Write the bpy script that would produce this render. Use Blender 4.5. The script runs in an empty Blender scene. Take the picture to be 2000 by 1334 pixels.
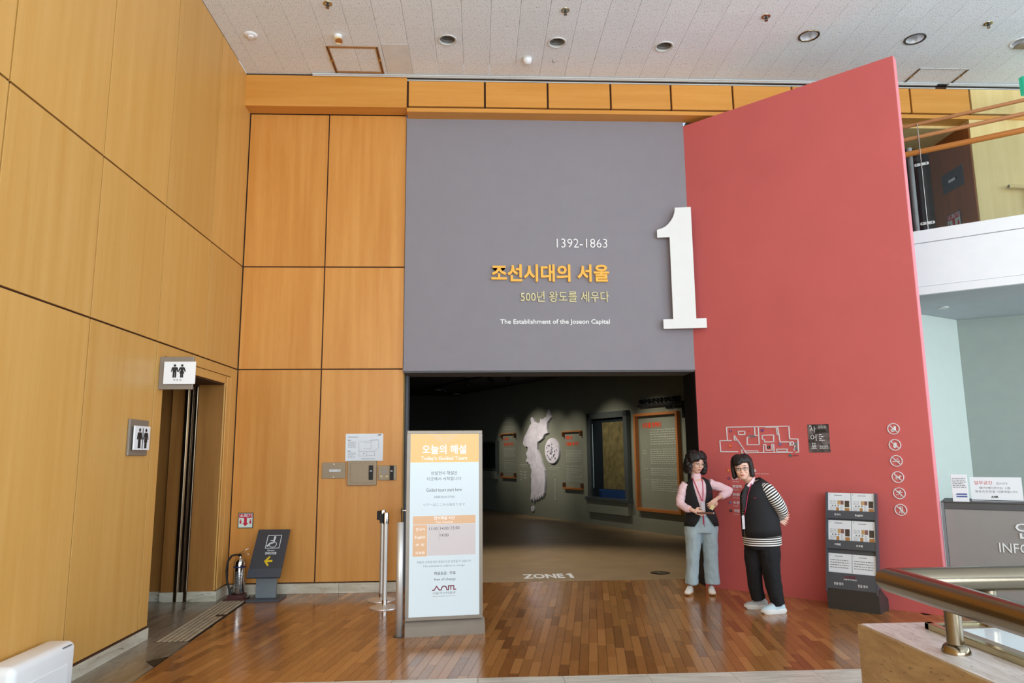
import bpy, bmesh, math, random
from mathutils import Vector, Matrix, Euler, noise as mnoise
S = bpy.context.scene
COL = S.collection
random.seed(7)
rnd = random.Random(11)
PI = math.pi

# ---------------------------------------------------------------- camera
cam = bpy.data.cameras.new('camera'); cam.sensor_width = 36.0; cam.lens = 1398.9*36/2000
cam.clip_start = .05; cam.clip_end = 200
co = bpy.data.objects.new('camera', cam); COL.objects.link(co)
Rr = Vector((.9988835, -.0463355, -.0092084)); Ru = Vector((.001884, -.1556944, .9878035)); Rf = Vector((.047204, .9867179, .1554332))
m = Matrix.Identity(4)
for i in range(3):
    m[i][0] = Rr[i]; m[i][1] = Ru[i]; m[i][2] = -Rf[i]
m[2][3] = 1.55
co.matrix_world = m
S.camera = co
# ---------------------------------------------------------------- colour management, world
S.view_settings.view_transform = 'Standard'; S.view_settings.look = 'None'
S.view_settings.exposure = -0.14; S.view_settings.gamma = 1.0; S.view_settings.use_curve_mapping = False
S.cycles.use_denoising = True
S.cycles.max_bounces = 10; S.cycles.diffuse_bounces = 5; S.cycles.glossy_bounces = 4
S.cycles.transmission_bounces = 6; S.cycles.transparent_max_bounces = 8
S.cycles.sample_clamp_indirect = 4.0
W = bpy.data.worlds.new('world'); S.world = W; W.use_nodes = True
W.node_tree.nodes['Background'].inputs[0].default_value = (.62, .80, 1, 1)
W.node_tree.nodes['Background'].inputs[1].default_value = 1.1
def area(name, loc, rot, sx, sy, power, col=(1, 1, 1)):
    l = bpy.data.lights.new(name, 'AREA'); l.shape = 'RECTANGLE'; l.size = sx; l.size_y = sy; l.energy = power; l.color = col
    o = bpy.data.objects.new(name, l); COL.objects.link(o); o.location = loc; o.rotation_euler = rot
    return o
# daylight through the tall window fronts of the lobby: one behind the camera, one far to the right
area('window_daylight_front', (2.5, -8.4, 2.6), (math.radians(124), 0, 0), 13, 4.6, 1750, (.86, .94, 1))
area('window_daylight_right', (12.4, -0.5, 3.0), (math.radians(112), 0, math.radians(90)), 13, 4.6, 880, (.80, .92, 1))

# ---------------------------------------------------------------- materials
def lin(c):
    return tuple(((v/12.92) if v <= .04045 else ((v+.055)/1.055)**2.4) for v in (x/255 for x in c))
MATS = {}
def base_mat(name):
    mt = bpy.data.materials.new(name); mt.use_nodes = True
    nt = mt.node_tree; b = nt.nodes['Principled BSDF']; MATS[name] = mt
    return mt, nt, b
def N(nt, t, **kw):
    n = nt.nodes.new(t)
    for k, v in kw.items():
        if k in n.inputs: n.inputs[k].default_value = v
        else: setattr(n, k, v)
    return n
def plain(name, rgb, rough=.6, metal=0, var=.04, scale=6, bump=0, bscale=80, spec=.5, coat=0):
    mt, nt, b = base_mat(name)
    tc = N(nt, 'ShaderNodeTexCoord'); c = lin(rgb)
    ns = N(nt, 'ShaderNodeTexNoise', Scale=scale, Detail=3.0); nt.links.new(tc.outputs['Object'], ns.inputs['Vector'])
    r = N(nt, 'ShaderNodeValToRGB')
    r.color_ramp.elements[0].position = .3; r.color_ramp.elements[1].position = .7
    r.color_ramp.elements[0].color = (*[max(0, x*(1-var*1.5)) for x in c], 1); r.color_ramp.elements[1].color = (*[min(1, x*(1+var)) for x in c], 1)
    nt.links.new(ns.outputs['Fac'], r.inputs[0]); nt.links.new(r.outputs[0], b.inputs['Base Color'])
    b.inputs['Roughness'].default_value = rough; b.inputs['Metallic'].default_value = metal
    b.inputs['Specular IOR Level'].default_value = spec; b.inputs['Coat Weight'].default_value = coat
    if bump:
        n2 = N(nt, 'ShaderNodeTexNoise', Scale=bscale, Detail=4.0); nt.links.new(tc.outputs['Object'], n2.inputs['Vector'])
        bp = N(nt, 'ShaderNodeBump', Strength=bump, Distance=.01); nt.links.new(n2.outputs['Fac'], bp.inputs['Height']); nt.links.new(bp.outputs[0], b.inputs['Normal'])
    return mt
def veneer(name, rgb, dark, scale=(7, 7, .35), rough=.42, horiz=False, spec=.4):
    """figured beech veneer: long soft grain along z (or x), tone shifts per panel"""
    mt, nt, b = base_mat(name)
    tc = N(nt, 'ShaderNodeTexCoord'); mp = N(nt, 'ShaderNodeMapping')
    mp.inputs['Scale'].default_value = (scale[2], scale[1], scale[0]) if horiz else scale
    oi = N(nt, 'ShaderNodeObjectInfo'); vm = N(nt, 'ShaderNodeVectorMath', operation='SCALE'); vm.inputs[0].default_value = (37, 19, 23)
    nt.links.new(oi.outputs['Random'], vm.inputs['Scale']); va = N(nt, 'ShaderNodeVectorMath', operation='ADD')
    nt.links.new(tc.outputs['Object'], va.inputs[0]); nt.links.new(vm.outputs[0], va.inputs[1]); nt.links.new(va.outputs[0], mp.inputs[0])
    n1 = N(nt, 'ShaderNodeTexNoise', Scale=1.6, Detail=5.0, Distortion=.3); nt.links.new(mp.outputs[0], n1.inputs['Vector'])
    n2 = N(nt, 'ShaderNodeTexNoise', Scale=22.0, Detail=3.0); nt.links.new(mp.outputs[0], n2.inputs['Vector'])
    r = N(nt, 'ShaderNodeValToRGB'); r.color_ramp.elements[0].position = .3; r.color_ramp.elements[1].position = .68
    r.color_ramp.elements[0].color = (*lin(dark), 1); r.color_ramp.elements[1].color = (*lin(rgb), 1)
    mx = N(nt, 'ShaderNodeMath', operation='MULTIPLY_ADD'); mx.inputs[1].default_value = .22
    nt.links.new(n2.outputs['Fac'], mx.inputs[0]); ml = N(nt, 'ShaderNodeMath', operation='MULTIPLY'); ml.inputs[1].default_value = .78
    nt.links.new(n1.outputs['Fac'], ml.inputs[0]); nt.links.new(ml.outputs[0], mx.inputs[2])
    nt.links.new(mx.outputs[0], r.inputs[0])
    hs = N(nt, 'ShaderNodeHueSaturation'); mr = N(nt, 'ShaderNodeMapRange'); mr.inputs['To Min'].default_value = .95; mr.inputs['To Max'].default_value = 1.04
    nt.links.new(oi.outputs['Random'], mr.inputs['Value']); nt.links.new(mr.outputs[0], hs.inputs['Value']); nt.links.new(r.outputs[0], hs.inputs['Color'])
    nt.links.new(hs.outputs[0], b.inputs['Base Color']); b.inputs['Roughness'].default_value = rough; b.inputs['Specular IOR Level'].default_value = spec
    return mt
def plank_mat():
    mt, nt, b = base_mat('plank_wood')
    at = N(nt, 'ShaderNodeAttribute'); at.attribute_name = 'tone'
    tc = N(nt, 'ShaderNodeTexCoord'); mp = N(nt, 'ShaderNodeMapping'); mp.inputs['Rotation'].default_value = (0, 0, math.radians(9)); mp.inputs['Scale'].default_value = (30, 2.2, 4)
    nt.links.new(tc.outputs['Object'], mp.inputs[0])
    ns = N(nt, 'ShaderNodeTexNoise', Scale=3.0, Detail=6.0, Distortion=.4); nt.links.new(mp.outputs[0], ns.inputs['Vector'])
    r = N(nt, 'ShaderNodeValToRGB'); e = r.color_ramp.elements
    e[0].position = 0; e[0].color = (*lin((108, 68, 36)), 1); e[1].position = 1; e[1].color = (*lin((206, 156, 96)), 1)
    for p, c in ((.3, (138, 90, 48)), (.55, (162, 110, 60)), (.8, (182, 128, 74))):
        x = e.new(p); x.color = (*lin(c), 1)
    ad = N(nt, 'ShaderNodeMath', operation='MULTIPLY_ADD'); ad.inputs[1].default_value = .3
    nt.links.new(ns.outputs['Fac'], ad.inputs[0]); nt.links.new(at.outputs['Fac'], ad.inputs[2])
    sb = N(nt, 'ShaderNodeMath', operation='SUBTRACT'); sb.inputs[1].default_value = .15; nt.links.new(ad.outputs[0], sb.inputs[0])
    nt.links.new(sb.outputs[0], r.inputs[0]); nt.links.new(r.outputs[0], b.inputs['Base Color'])
    n2 = N(nt, 'ShaderNodeTexNoise', Scale=2.0, Detail=3.0); nt.links.new(tc.outputs['Object'], n2.inputs['Vector'])
    mr = N(nt, 'ShaderNodeMapRange'); mr.inputs['To Min'].default_value = .10; mr.inputs['To Max'].default_value = .24
    nt.links.new(n2.outputs['Fac'], mr.inputs['Value']); nt.links.new(mr.outputs[0], b.inputs['Roughness'])
    b.inputs['Specular IOR Level'].default_value = .75
    return mt
def travertine(name, light, dark, pit, rough=.35, sc=(1.2, 9, 9), rotz=0):
    mt, nt, b = base_mat(name)
    tc = N(nt, 'ShaderNodeTexCoord'); oi = N(nt, 'ShaderNodeObjectInfo')
    vm = N(nt, 'ShaderNodeVectorMath', operation='SCALE'); vm.inputs[0].default_value = (31, 17, 13); nt.links.new(oi.outputs['Random'], vm.inputs['Scale'])
    va = N(nt, 'ShaderNodeVectorMath', operation='ADD'); nt.links.new(tc.outputs['Object'], va.inputs[0]); nt.links.new(vm.outputs[0], va.inputs[1])
    mp = N(nt, 'ShaderNodeMapping'); mp.inputs['Scale'].default_value = sc; mp.inputs['Rotation'].default_value = (0, 0, rotz); nt.links.new(va.outputs[0], mp.inputs[0])
    n1 = N(nt, 'ShaderNodeTexNoise', Scale=1.3, Detail=8.0, Distortion=.6, Roughness=.65); nt.links.new(mp.outputs[0], n1.inputs['Vector'])
    r = N(nt, 'ShaderNodeValToRGB'); e = r.color_ramp.elements; e[0].position = .32; e[0].color = (*lin(dark), 1); e[1].position = .62; e[1].color = (*lin(light), 1)
    nt.links.new(n1.outputs['Fac'], r.inputs[0])
    n2 = N(nt, 'ShaderNodeTexNoise', Scale=6.0, Detail=6.0, Roughness=.7); nt.links.new(mp.outputs[0], n2.inputs['Vector'])
    r2 = N(nt, 'ShaderNodeValToRGB'); r2.color_ramp.elements[0].position = .34; r2.color_ramp.elements[1].position = .39
    nt.links.new(n2.outputs['Fac'], r2.inputs[0])
    mx = N(nt, 'ShaderNodeMix', data_type='RGBA'); nt.links.new(r2.outputs[0], mx.inputs[0]); mx.inputs[6].default_value = (*lin(pit), 1); nt.links.new(r.outputs[0], mx.inputs[7])
    nt.links.new(mx.outputs[2], b.inputs['Base Color'])
    bp = N(nt, 'ShaderNodeBump', Strength=.5, Distance=.004); nt.links.new(r2.outputs[0], bp.inputs['Height']); nt.links.new(bp.outputs[0], b.inputs['Normal'])
    b.inputs['Roughness'].default_value = rough
    return mt
def ceiling_mat():
    mt, nt, b = base_mat('ceiling_fissured')
    tc = N(nt, 'ShaderNodeTexCoord')
    n1 = N(nt, 'ShaderNodeTexNoise', Scale=75.0, Detail=2.0); nt.links.new(tc.outputs['Object'], n1.inputs['Vector'])
    r = N(nt, 'ShaderNodeValToRGB'); e = r.color_ramp.elements; e[0].position = .31; e[0].color = (*lin((140, 134, 128)), 1); e[1].position = .40; e[1].color = (*lin((236, 242, 247)), 1)
    nt.links.new(n1.outputs['Fac'], r.inputs[0]); n2 = N(nt, 'ShaderNodeTexNoise', Scale=1.1, Detail=4.0); nt.links.new(tc.outputs['Object'], n2.inputs['Vector'])
    mr = N(nt, 'ShaderNodeMapRange'); mr.inputs['To Min'].default_value = .9; mr.inputs['To Max'].default_value = 1.06; nt.links.new(n2.outputs['Fac'], mr.inputs['Value'])
    at = N(nt, 'ShaderNodeObjectInfo'); m2 = N(nt, 'ShaderNodeMapRange'); m2.inputs['To Min'].default_value = .97; m2.inputs['To Max'].default_value = 1.02; nt.links.new(at.outputs['Random'], m2.inputs['Value'])
    mm = N(nt, 'ShaderNodeMath', operation='MULTIPLY'); nt.links.new(mr.outputs[0], mm.inputs[0]); nt.links.new(m2.outputs[0], mm.inputs[1])
    hs = N(nt, 'ShaderNodeHueSaturation'); nt.links.new(mm.outputs[0], hs.inputs['Value']); nt.links.new(r.outputs[0], hs.inputs['Color'])
    nt.links.new(hs.outputs[0], b.inputs['Base Color']); b.inputs['Roughness'].default_value = .9
    bp = N(nt, 'ShaderNodeBump', Strength=.4, Distance=.003); nt.links.new(n1.outputs['Fac'], bp.inputs['Height']); nt.links.new(bp.outputs[0], b.inputs['Normal'])
    return mt
def glow(name, rgb, strength):
    mt, nt, b = base_mat(name); b.inputs['Base Color'].default_value = (*[x*.25 for x in lin(rgb)], 1)
    b.inputs['Emission Color'].default_value = (*lin(rgb), 1); b.inputs['Emission Strength'].default_value = strength; b.inputs['Roughness'].default_value = .3
    return mt
def glass(name, tint=(.9, .95, .95), alpha=.12, rough=.02):
    mt, nt, b = base_mat(name)
    out = nt.nodes['Material Output']; tr = N(nt, 'ShaderNodeBsdfTransparent'); tr.inputs[0].default_value = (*tint, 1)
    gl = N(nt, 'ShaderNodeBsdfGlossy'); gl.inputs['Roughness'].default_value = rough; lw_ = N(nt, 'ShaderNodeLayerWeight'); pw_ = N(nt, 'ShaderNodeMath', operation='POWER'); pw_.inputs[1].default_value = 4.0
    nt.links.new(lw_.outputs['Facing'], pw_.inputs[0]); fr = N(nt, 'ShaderNodeMath', operation='MULTIPLY_ADD'); fr.inputs[1].default_value = .5; fr.inputs[2].default_value = .025; nt.links.new(pw_.outputs[0], fr.inputs[0])
    mx = N(nt, 'ShaderNodeMixShader'); nt.links.new(fr.outputs[0], mx.inputs[0]); nt.links.new(tr.outputs[0], mx.inputs[1]); nt.links.new(gl.outputs[0], mx.inputs[2])
    nt.links.new(mx.outputs[0], out.inputs[0])
    return mt
def stripes(name, a, bcol, freq, duty=.5):
    mt, nt, b = base_mat(name)
    uv = N(nt, 'ShaderNodeUVMap'); sp = N(nt, 'ShaderNodeSeparateXYZ'); nt.links.new(uv.outputs[0], sp.inputs[0])
    ml = N(nt, 'ShaderNodeMath', operation='MULTIPLY'); ml.inputs[1].default_value = freq; nt.links.new(sp.outputs['Y'], ml.inputs[0])
    fr = N(nt, 'ShaderNodeMath', operation='FRACT'); nt.links.new(ml.outputs[0], fr.inputs[0])
    gt = N(nt, 'ShaderNodeMath', operation='GREATER_THAN'); gt.inputs[1].default_value = duty; nt.links.new(fr.outputs[0], gt.inputs[0])
    mx = N(nt, 'ShaderNodeMix', data_type='RGBA'); nt.links.new(gt.outputs[0], mx.inputs[0]); mx.inputs[6].default_value = (*lin(a), 1); mx.inputs[7].default_value = (*lin(bcol), 1)
    nt.links.new(mx.outputs[2], b.inputs['Base Color']); b.inputs['Roughness'].default_value = .85
    return mt

M = {}
M['panel_left'] = veneer('beech_veneer', (216, 168, 96), (206, 154, 78), rough=.38)
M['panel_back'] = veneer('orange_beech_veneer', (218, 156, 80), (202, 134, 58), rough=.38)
M['panel_h'] = veneer('beech_veneer_level', (220, 156, 76), (206, 140, 58), horiz=True, rough=.4)
M['panel_pale'] = veneer('pale_beech_veneer', (234, 208, 146), (220, 190, 124))
M['groove'] = plain('groove_brown', (66, 36, 16), .7)
M['wood_dark'] = veneer('oak_reveal', (168, 116, 58), (138, 88, 38))
M['brown'] = veneer('brown_reveal', (160, 92, 42), (132, 74, 32))
M['plank'] = plank_mat()
M['black'] = plain('black_gap', (14, 13, 12), .6)
M['stone'] = travertine('floor_travertine', (222, 219, 210), (182, 176, 164), (110, 100, 86), rough=.3, sc=(2.4, 22, 22))
M['stone_grey'] = travertine('grey_travertine', (140, 130, 114), (102, 94, 80), (70, 62, 50), rough=.22, sc=(9, 1.2, 9))
M['stone_dark'] = travertine('dark_stone', (58, 56, 50), (34, 32, 28), (20, 20, 18), rough=.25)
M['skirting'] = travertine('skirting_travertine', (214, 208, 190), (176, 166, 144), (110, 96, 74), rough=.4, sc=(1.5, 1.5, 7))
M['parapet'] = travertine('parapet_travertine', (228, 226, 228), (190, 184, 180), (96, 84, 72), rough=.3, sc=(34, 5, 34))
M['parapet_side'] = travertine('ochre_travertine', (170, 142, 100), (142, 114, 76), (88, 68, 44), rough=.45, sc=(20, 5, 24))
M['ceiling'] = ceiling_mat()
M['ceiling_new'] = plain('new_ceiling_tile', (222, 222, 220), .9, bump=.2, bscale=200)
M['grey_wall'] = plain('grey_wall_paint', (138, 134, 140), .75, var=.015, bump=.05, bscale=300)
M['grey_jamb'] = plain('grey_jamb_paint', (92, 94, 98), .7, var=.02)
M['red_wall'] = plain('red_wall_paint', (202, 98, 96), .6, var=.03, scale=1.5, bump=.04, bscale=300, spec=.35)
M['red_end'] = plain('pink_edge_paint', (236, 140, 148), .6, var=.02)
M['white'] = plain('white_paint', (236, 238, 240), .5, var=.01)
M['white_gloss'] = plain('white_plastic', (238, 240, 242), .25, var=.01)
M['white_letter'] = plain('white_letter', (244, 244, 242), .5, var=.005)
M['one_face'] = plain('white_panel_board', (234, 236, 234), .6, var=.01)
M['yellow'] = plain('yellow_letter', (246, 184, 68), .5, var=.01)
M['cream'] = plain('cream_letter', (226, 216, 160), .5, var=.01)
M['mint'] = plain('mint_wall_paint', (200, 210, 202), .8, var=.01)
M['sage'] = plain('sage_wall_paint', (152, 162, 154), .8, var=.02)
M['slab_under'] = plain('soffit_paint', (186, 192, 196), .8, var=.02)
M['alu'] = plain('painted_aluminium', (206, 208, 206), .4, .0, var=.02)
M['steel'] = plain('brushed_steel', (222, 220, 216), .4, .6, var=.04, scale=3)
M['chrome'] = plain('chrome', (214, 212, 208), .1, 1.0, var=.01)
M['reflector'] = plain('reflector_metal', (168, 168, 168), .35, .3, var=.05, scale=30)
M['bronze'] = plain('bronze_steel', (140, 122, 100), .22, 1.0, var=.05, scale=2)
M['brass'] = plain('satin_brass', (186, 176, 140), .24, 1.0, var=.03, scale=2)
M['taupe'] = plain('taupe_metal', (142, 132, 120), .45, .35, var=.03)
M['plate'] = plain('taupe_plate', (140, 124, 102), .42, .45, var=.04, scale=30)
M['dark_grey'] = plain('dark_grey_metal', (72, 74, 80), .45, .2, var=.02)
M['mid_grey'] = plain('mid_grey_metal', (122, 130, 134), .45, .2, var=.02)
M['stand_grey'] = plain('slate_grey_metal', (78, 84, 94), .42, .15, var=.02)
M['stand_base'] = plain('charcoal_metal', (62, 60, 58), .5, .1, var=.02)
M['desk_grey'] = plain('desk_grey_panel', (140, 138, 136), .5, var=.02)
M['desk_dark'] = plain('desk_dark_band', (78, 78, 80), .5, var=.02)
M['rubber'] = plain('black_rubber', (26, 26, 28), .6)
M['paper'] = plain('paper_white', (228, 234, 240), .6, var=.01)
M['ink'] = plain('grey_ink', (120, 124, 130), .7, var=.01)
M['ink_dark'] = plain('dark_ink', (40, 40, 46), .6, var=.01)
M['ink_red'] = plain('red_ink', (206, 60, 60), .6, var=.01)
M['ink_blue'] = plain('blue_ink', (60, 84, 150), .6, var=.01)
M['sign_red'] = plain('sign_red', (196, 24, 62), .5, var=.01)
M['sign_mint'] = plain('sign_pale_green', (214, 232, 220), .5, var=.01)
M['yellow_arrow'] = plain('yellow_arrow', (226, 192, 30), .5, var=.01)
M['white_mark'] = plain('white_mark', (226, 230, 232), .5, var=.01)
M['red_steel'] = plain('dark_red_tray', (92, 52, 48), .4, .3)
M['navy'] = plain('navy_band', (34, 40, 92), .4)
M['lb_white'] = glow('lightbox_white', (222, 236, 242), .72)
M['lb_orange'] = glow('lightbox_orange', (247, 196, 104), .7)
M['lb_peach'] = glow('lightbox_peach', (245, 196, 150), .6)
M['lb_pale'] = glow('lightbox_pale_pink', (232, 222, 222), .58)
M['lb_letter'] = glow('lightbox_white_letter', (250, 250, 248), .85)
M['lb_ink'] = plain('lightbox_ink', (62, 62, 68), .4, var=.0)
M['lb_grey'] = plain('lightbox_grey_ink', (128, 134, 138), .4, var=.0)
M['lb_logo'] = plain('maroon_logo', (128, 30, 62), .4, var=.0)
M['exit_green'] = glow('exit_green', (30, 190, 150), .7)
M['exit_white'] = glow('exit_white', (210, 240, 240), .9)
M['frost'] = plain('frosted_panel', (222, 232, 240), .12, var=.01)
M['rail_wood'] = veneer('handrail_beech', (190, 132, 84), (160, 104, 62), horiz=True, rough=.4)
M['rail_wood2'] = veneer('handrail_orange_beech', (196, 126, 56), (168, 98, 38), horiz=True, rough=.35)
M['glass_tint'] = glass('balustrade_glass', (.86, .88, .88))
M['glass_case'] = glass('case_glass', (.9, .94, .95))
M['door_dark'] = plain('dark_metal_door', (44, 46, 50), .4, .4)
# exhibition room
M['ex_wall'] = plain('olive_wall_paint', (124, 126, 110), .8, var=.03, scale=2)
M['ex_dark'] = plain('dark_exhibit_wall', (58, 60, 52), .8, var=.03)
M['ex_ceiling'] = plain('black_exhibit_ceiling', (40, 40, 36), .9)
M['ex_floor'] = plain('exhibit_floor', (158, 132, 98), .42, var=.08, scale=3, bump=.1, bscale=60)
M['map_silver'] = plain('silver_map', (216, 210, 220), .5, var=.1, scale=8, bump=.3, bscale=30)
M['oak_frame'] = plain('oak_frame', (168, 104, 52), .5)
M['oak_dark'] = plain('shadowed_oak', (96, 58, 28), .6)
M['ex_text'] = plain('white_print', (176, 178, 164), .6, var=.0)
M['ex_red'] = plain('orange_red_print', (226, 72, 30), .6, var=.0)
M['case_frame'] = plain('case_frame_metal', (92, 98, 96), .4, .4)
M['case_in'] = plain('case_interior', (22, 26, 32), .7)
M['parchment'] = plain('parchment', (136, 112, 66), .8, var=.25, scale=9, bump=.2, bscale=20)
M['blue_cloth'] = plain('blue_cloth', (30, 66, 120), .8)
# people
M['skin'] = plain('skin', (232, 186, 164), .5, var=.03, scale=20)
M['hair'] = plain('black_hair', (24, 20, 20), .42, var=.2, scale=60, bump=.6, bscale=120)
M['pink_knit'] = plain('pale_pink_knit', (240, 206, 212), .85, var=.03, scale=30, bump=.2, bscale=200)
M['vest_black'] = plain('black_vest_cloth', (22, 22, 26), .8, var=.08, scale=9)
M['denim'] = plain('pale_denim', (168, 188, 196), .85, var=.06, scale=14, bump=.15, bscale=260)
M['black_cotton'] = plain('black_cotton', (18, 19, 24), .85, var=.1, scale=7)
M['shoe_white'] = plain('white_shoe', (232, 228, 220), .5, var=.02)
M['shoe_sole'] = plain('shoe_sole', (226, 226, 224), .6)
M['shoe_tan'] = plain('tan_sole', (176, 128, 80), .6)
M['shoe_blue'] = plain('pale_blue_shoe', (190, 212, 222), .6, var=.03)
M['shoe_grey'] = plain('grey_shoe', (176, 180, 182), .6, var=.03)
M['lanyard'] = plain('crimson_lanyard', (176, 28, 72), .6)
M['card'] = plain('badge_card', (206, 200, 206), .4, var=.12, scale=60)
M['lips'] = plain('lips', (196, 116, 108), .5)
M['eye'] = plain('dark_eye', (36, 26, 24), .25)
M['eye_white'] = plain('eye_white', (230, 226, 220), .3)
M['stripe'] = stripes('striped_knit', (238, 236, 230), (24, 24, 30), 48)
M['scarf'] = plain('patterned_scarf', (44, 40, 44), .8, var=.9, scale=70)
M['pen'] = plain('brown_pointer', (122, 74, 52), .4)
M['note'] = plain('yellow_note', (236, 216, 160), .6)

# ---------------------------------------------------------------- geometry helpers
TMP = bpy.data.scenes.new('workbench')
def tmp_graph():
    v = TMP.view_layers[0]; v.update(); return v.depsgraph
class MB:
    """collects shapes into one bmesh; build() links it as ONE mesh object"""
    def __init__(s): s.bm = bmesh.new(); s.uv = None
    def _tf(s, vs, mtx):
        if mtx is not None: bmesh.ops.transform(s.bm, matrix=mtx, verts=vs)
    def box(s, x0, x1, y0, y1, z0, z1, bev=0, seg=1, mtx=None):
        r = bmesh.ops.create_cube(s.bm, size=1)['verts']
        bmesh.ops.transform(s.bm, matrix=Matrix.Translation(((x0+x1)/2, (y0+y1)/2, (z0+z1)/2)) @ Matrix.Diagonal((abs(x1-x0), abs(y1-y0), abs(z1-z0), 1)), verts=r)
        if bev:
            es = list({e for v in r for e in v.link_edges})
            o = bmesh.ops.bevel(s.bm, geom=es, offset=bev, segments=seg, affect='EDGES', profile=.5)
            r = list({v for f in o['faces'] for v in f.verts} | {v for v in r if v.is_valid})
            # the bevel keeps the untouched centre faces connected to those verts
        s._tf(r, mtx); return s
    def poly(s, pts):
        s.bm.faces.new([s.bm.verts.new(p) for p in pts]); return s
    def prism(s, pts2, a, b, plane='xz', mtx=None):
        """outline in 2-D extruded from a to b along the third axis"""
        f = {'xz': lambda p, t: (p[0], t, p[1]), 'xy': lambda p, t: (p[0], p[1], t), 'yz': lambda p, t: (t, p[0], p[1])}[plane]
        A = [s.bm.verts.new(f(p, a)) for p in pts2]; B = [s.bm.verts.new(f(p, b)) for p in pts2]; n = len(A)
        fs = [s.bm.faces.new(A), s.bm.faces.new(B[::-1])]
        for i in range(n): fs.append(s.bm.faces.new((A[i], B[i], B[(i+1) % n], A[(i+1) % n])))
        bmesh.ops.recalc_face_normals(s.bm, faces=fs)
        s._tf(A+B, mtx); return s
    def ring(s, c, r, r2=None, up='z', n=24, h=.002, mtx=None):
        """flat annulus plate of thickness h"""
        ax = {'z': lambda a, q, t: (c[0]+q*math.cos(a), c[1]+q*math.sin(a), c[2]+t), 'y': lambda a, q, t: (c[0]+q*math.cos(a), c[1]+t, c[2]+q*math.sin(a))}[up]
        V = [[s.bm.verts.new(ax(2*PI*i/n, q, t)) for i in range(n)] for q, t in ((r2, 0), (r, 0), (r, h), (r2, h))]
        for k in range(4):
            for i in range(n):
                s.bm.faces.new((V[k][i], V[k][(i+1) % n], V[(k+1) % 4][(i+1) % n], V[(k+1) % 4][i]))
        s._tf([v for q in V for v in q], mtx); return s
    def cyl(s, p0, p1, r0, r1=None, n=20, caps=True):
        r1 = r0 if r1 is None else r1
        p0, p1 = Vector(p0), Vector(p1); d = (p1-p0).normalized(); u = d.orthogonal().normalized(); v = d.cross(u)
        A = [s.bm.verts.new(p0+(u*math.cos(2*PI*i/n)+v*math.sin(2*PI*i/n))*r0) for i in range(n)]
        B = [s.bm.verts.new(p1+(u*math.cos(2*PI*i/n)+v*math.sin(2*PI*i/n))*r1) for i in range(n)]
        for i in range(n): s.bm.faces.new((A[i], A[(i+1) % n], B[(i+1) % n], B[i]))
        if caps: s.bm.faces.new(A[::-1]); s.bm.faces.new(B)
        return s
    def lathe(s, prof, c=(0, 0, 0), n=28, axis='z'):
        R = []
        for r, z in prof:
            if r < 1e-5: R.append([s.bm.verts.new(c3(c, 0, 0, z, axis))])
            else: R.append([s.bm.verts.new(c3(c, r*math.cos(2*PI*i/n), r*math.sin(2*PI*i/n), z, axis)) for i in range(n)])
        for a, b in zip(R, R[1:]):
            for i in range(n):
                j = (i+1) % n
                if len(a) == 1 and len(b) == 1: continue
                if len(a) == 1: s.bm.faces.new((a[0], b[j], b[i]))
                elif len(b) == 1: s.bm.faces.new((a[i], a[j], b[0]))
                else: s.bm.faces.new((a[i], a[j], b[j], b[i]))
        return s
    def ball(s, c, r, sc=(1, 1, 1), n=12, mtx=None):
        t = Matrix.Translation(c) @ Matrix.Diagonal((r*sc[0], r*sc[1], r*sc[2], 1))
        if mtx: t = mtx @ t
        m_ = max(5, n*2//3); nv = s.bm.verts.new; nf = s.bm.faces.new
        top, bot = nv(t @ Vector((0, 0, 1))), nv(t @ Vector((0, 0, -1)))
        R = [[nv(t @ Vector((math.sin(PI*j/m_)*math.cos(2*PI*i/n), math.sin(PI*j/m_)*math.sin(2*PI*i/n), math.cos(PI*j/m_)))) for i in range(n)] for j in range(1, m_)]
        for i in range(n):
            k = (i+1) % n; nf((top, R[0][i], R[0][k])); nf((bot, R[-1][k], R[-1][i]))
            for q, w in zip(R, R[1:]): nf((q[i], w[i], w[k], q[k]))
        return s
    def loft(s, pts, rad, n=16, side=None, caps=True, uvl=False, closed=True, arc=None):
        """tube along pts; rad per point: r or (r_side, r_other); side: vector for the first radius; arc(t)->(a0,a1) gives an open shell"""
        pts = [Vector(p) for p in pts]; rings = []; L = 0; lens = []
        for i, p in enumerate(pts):
            if i: L += (p-pts[i-1]).length
            lens.append(L)
            t = (pts[min(i+1, len(pts)-1)]-pts[max(i-1, 0)]).normalized()
            if side is not None: u = Vector(side); u = (u-t*u.dot(t)).normalized()
            elif i == 0: u = t.orthogonal().normalized()
            else: u = (u-t*u.dot(t)).normalized()
            v = t.cross(u); r = rad[i] if isinstance(rad, (list, tuple)) else rad
            ra, rb = (r if isinstance(r, (list, tuple)) else (r, r))
            if arc: a0, a1 = arc(i)
            m_ = n if arc is None else n+1
            rings.append([s.bm.verts.new(p+u*ra*math.cos(a)+v*rb*math.sin(a)) for a in ([2*PI*k/n for k in range(n)] if arc is None else [a0+(a1-a0)*k/n for k in range(n+1)])])
        if uvl and s.uv is None: s.uv = s.bm.loops.layers.uv.new('UVMap')
        kk = n
        for i in range(len(rings)-1):
            a, b = rings[i], rings[i+1]
            for k in range(kk):
                j = (k+1) % n if arc is None else k+1
                f = s.bm.faces.new((a[k], a[j], b[j], b[k])); f.smooth = True
                if uvl:
                    for lp, (uu, vv) in zip(f.loops, ((k/n, lens[i]), ((k+1)/n, lens[i]), ((k+1)/n, lens[i+1]), (k/n, lens[i+1]))): lp[s.uv].uv = (uu, vv)
        if caps and arc is None:
            s.bm.faces.new(rings[0][::-1]); s.bm.faces.new(rings[-1])
        return s
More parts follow.
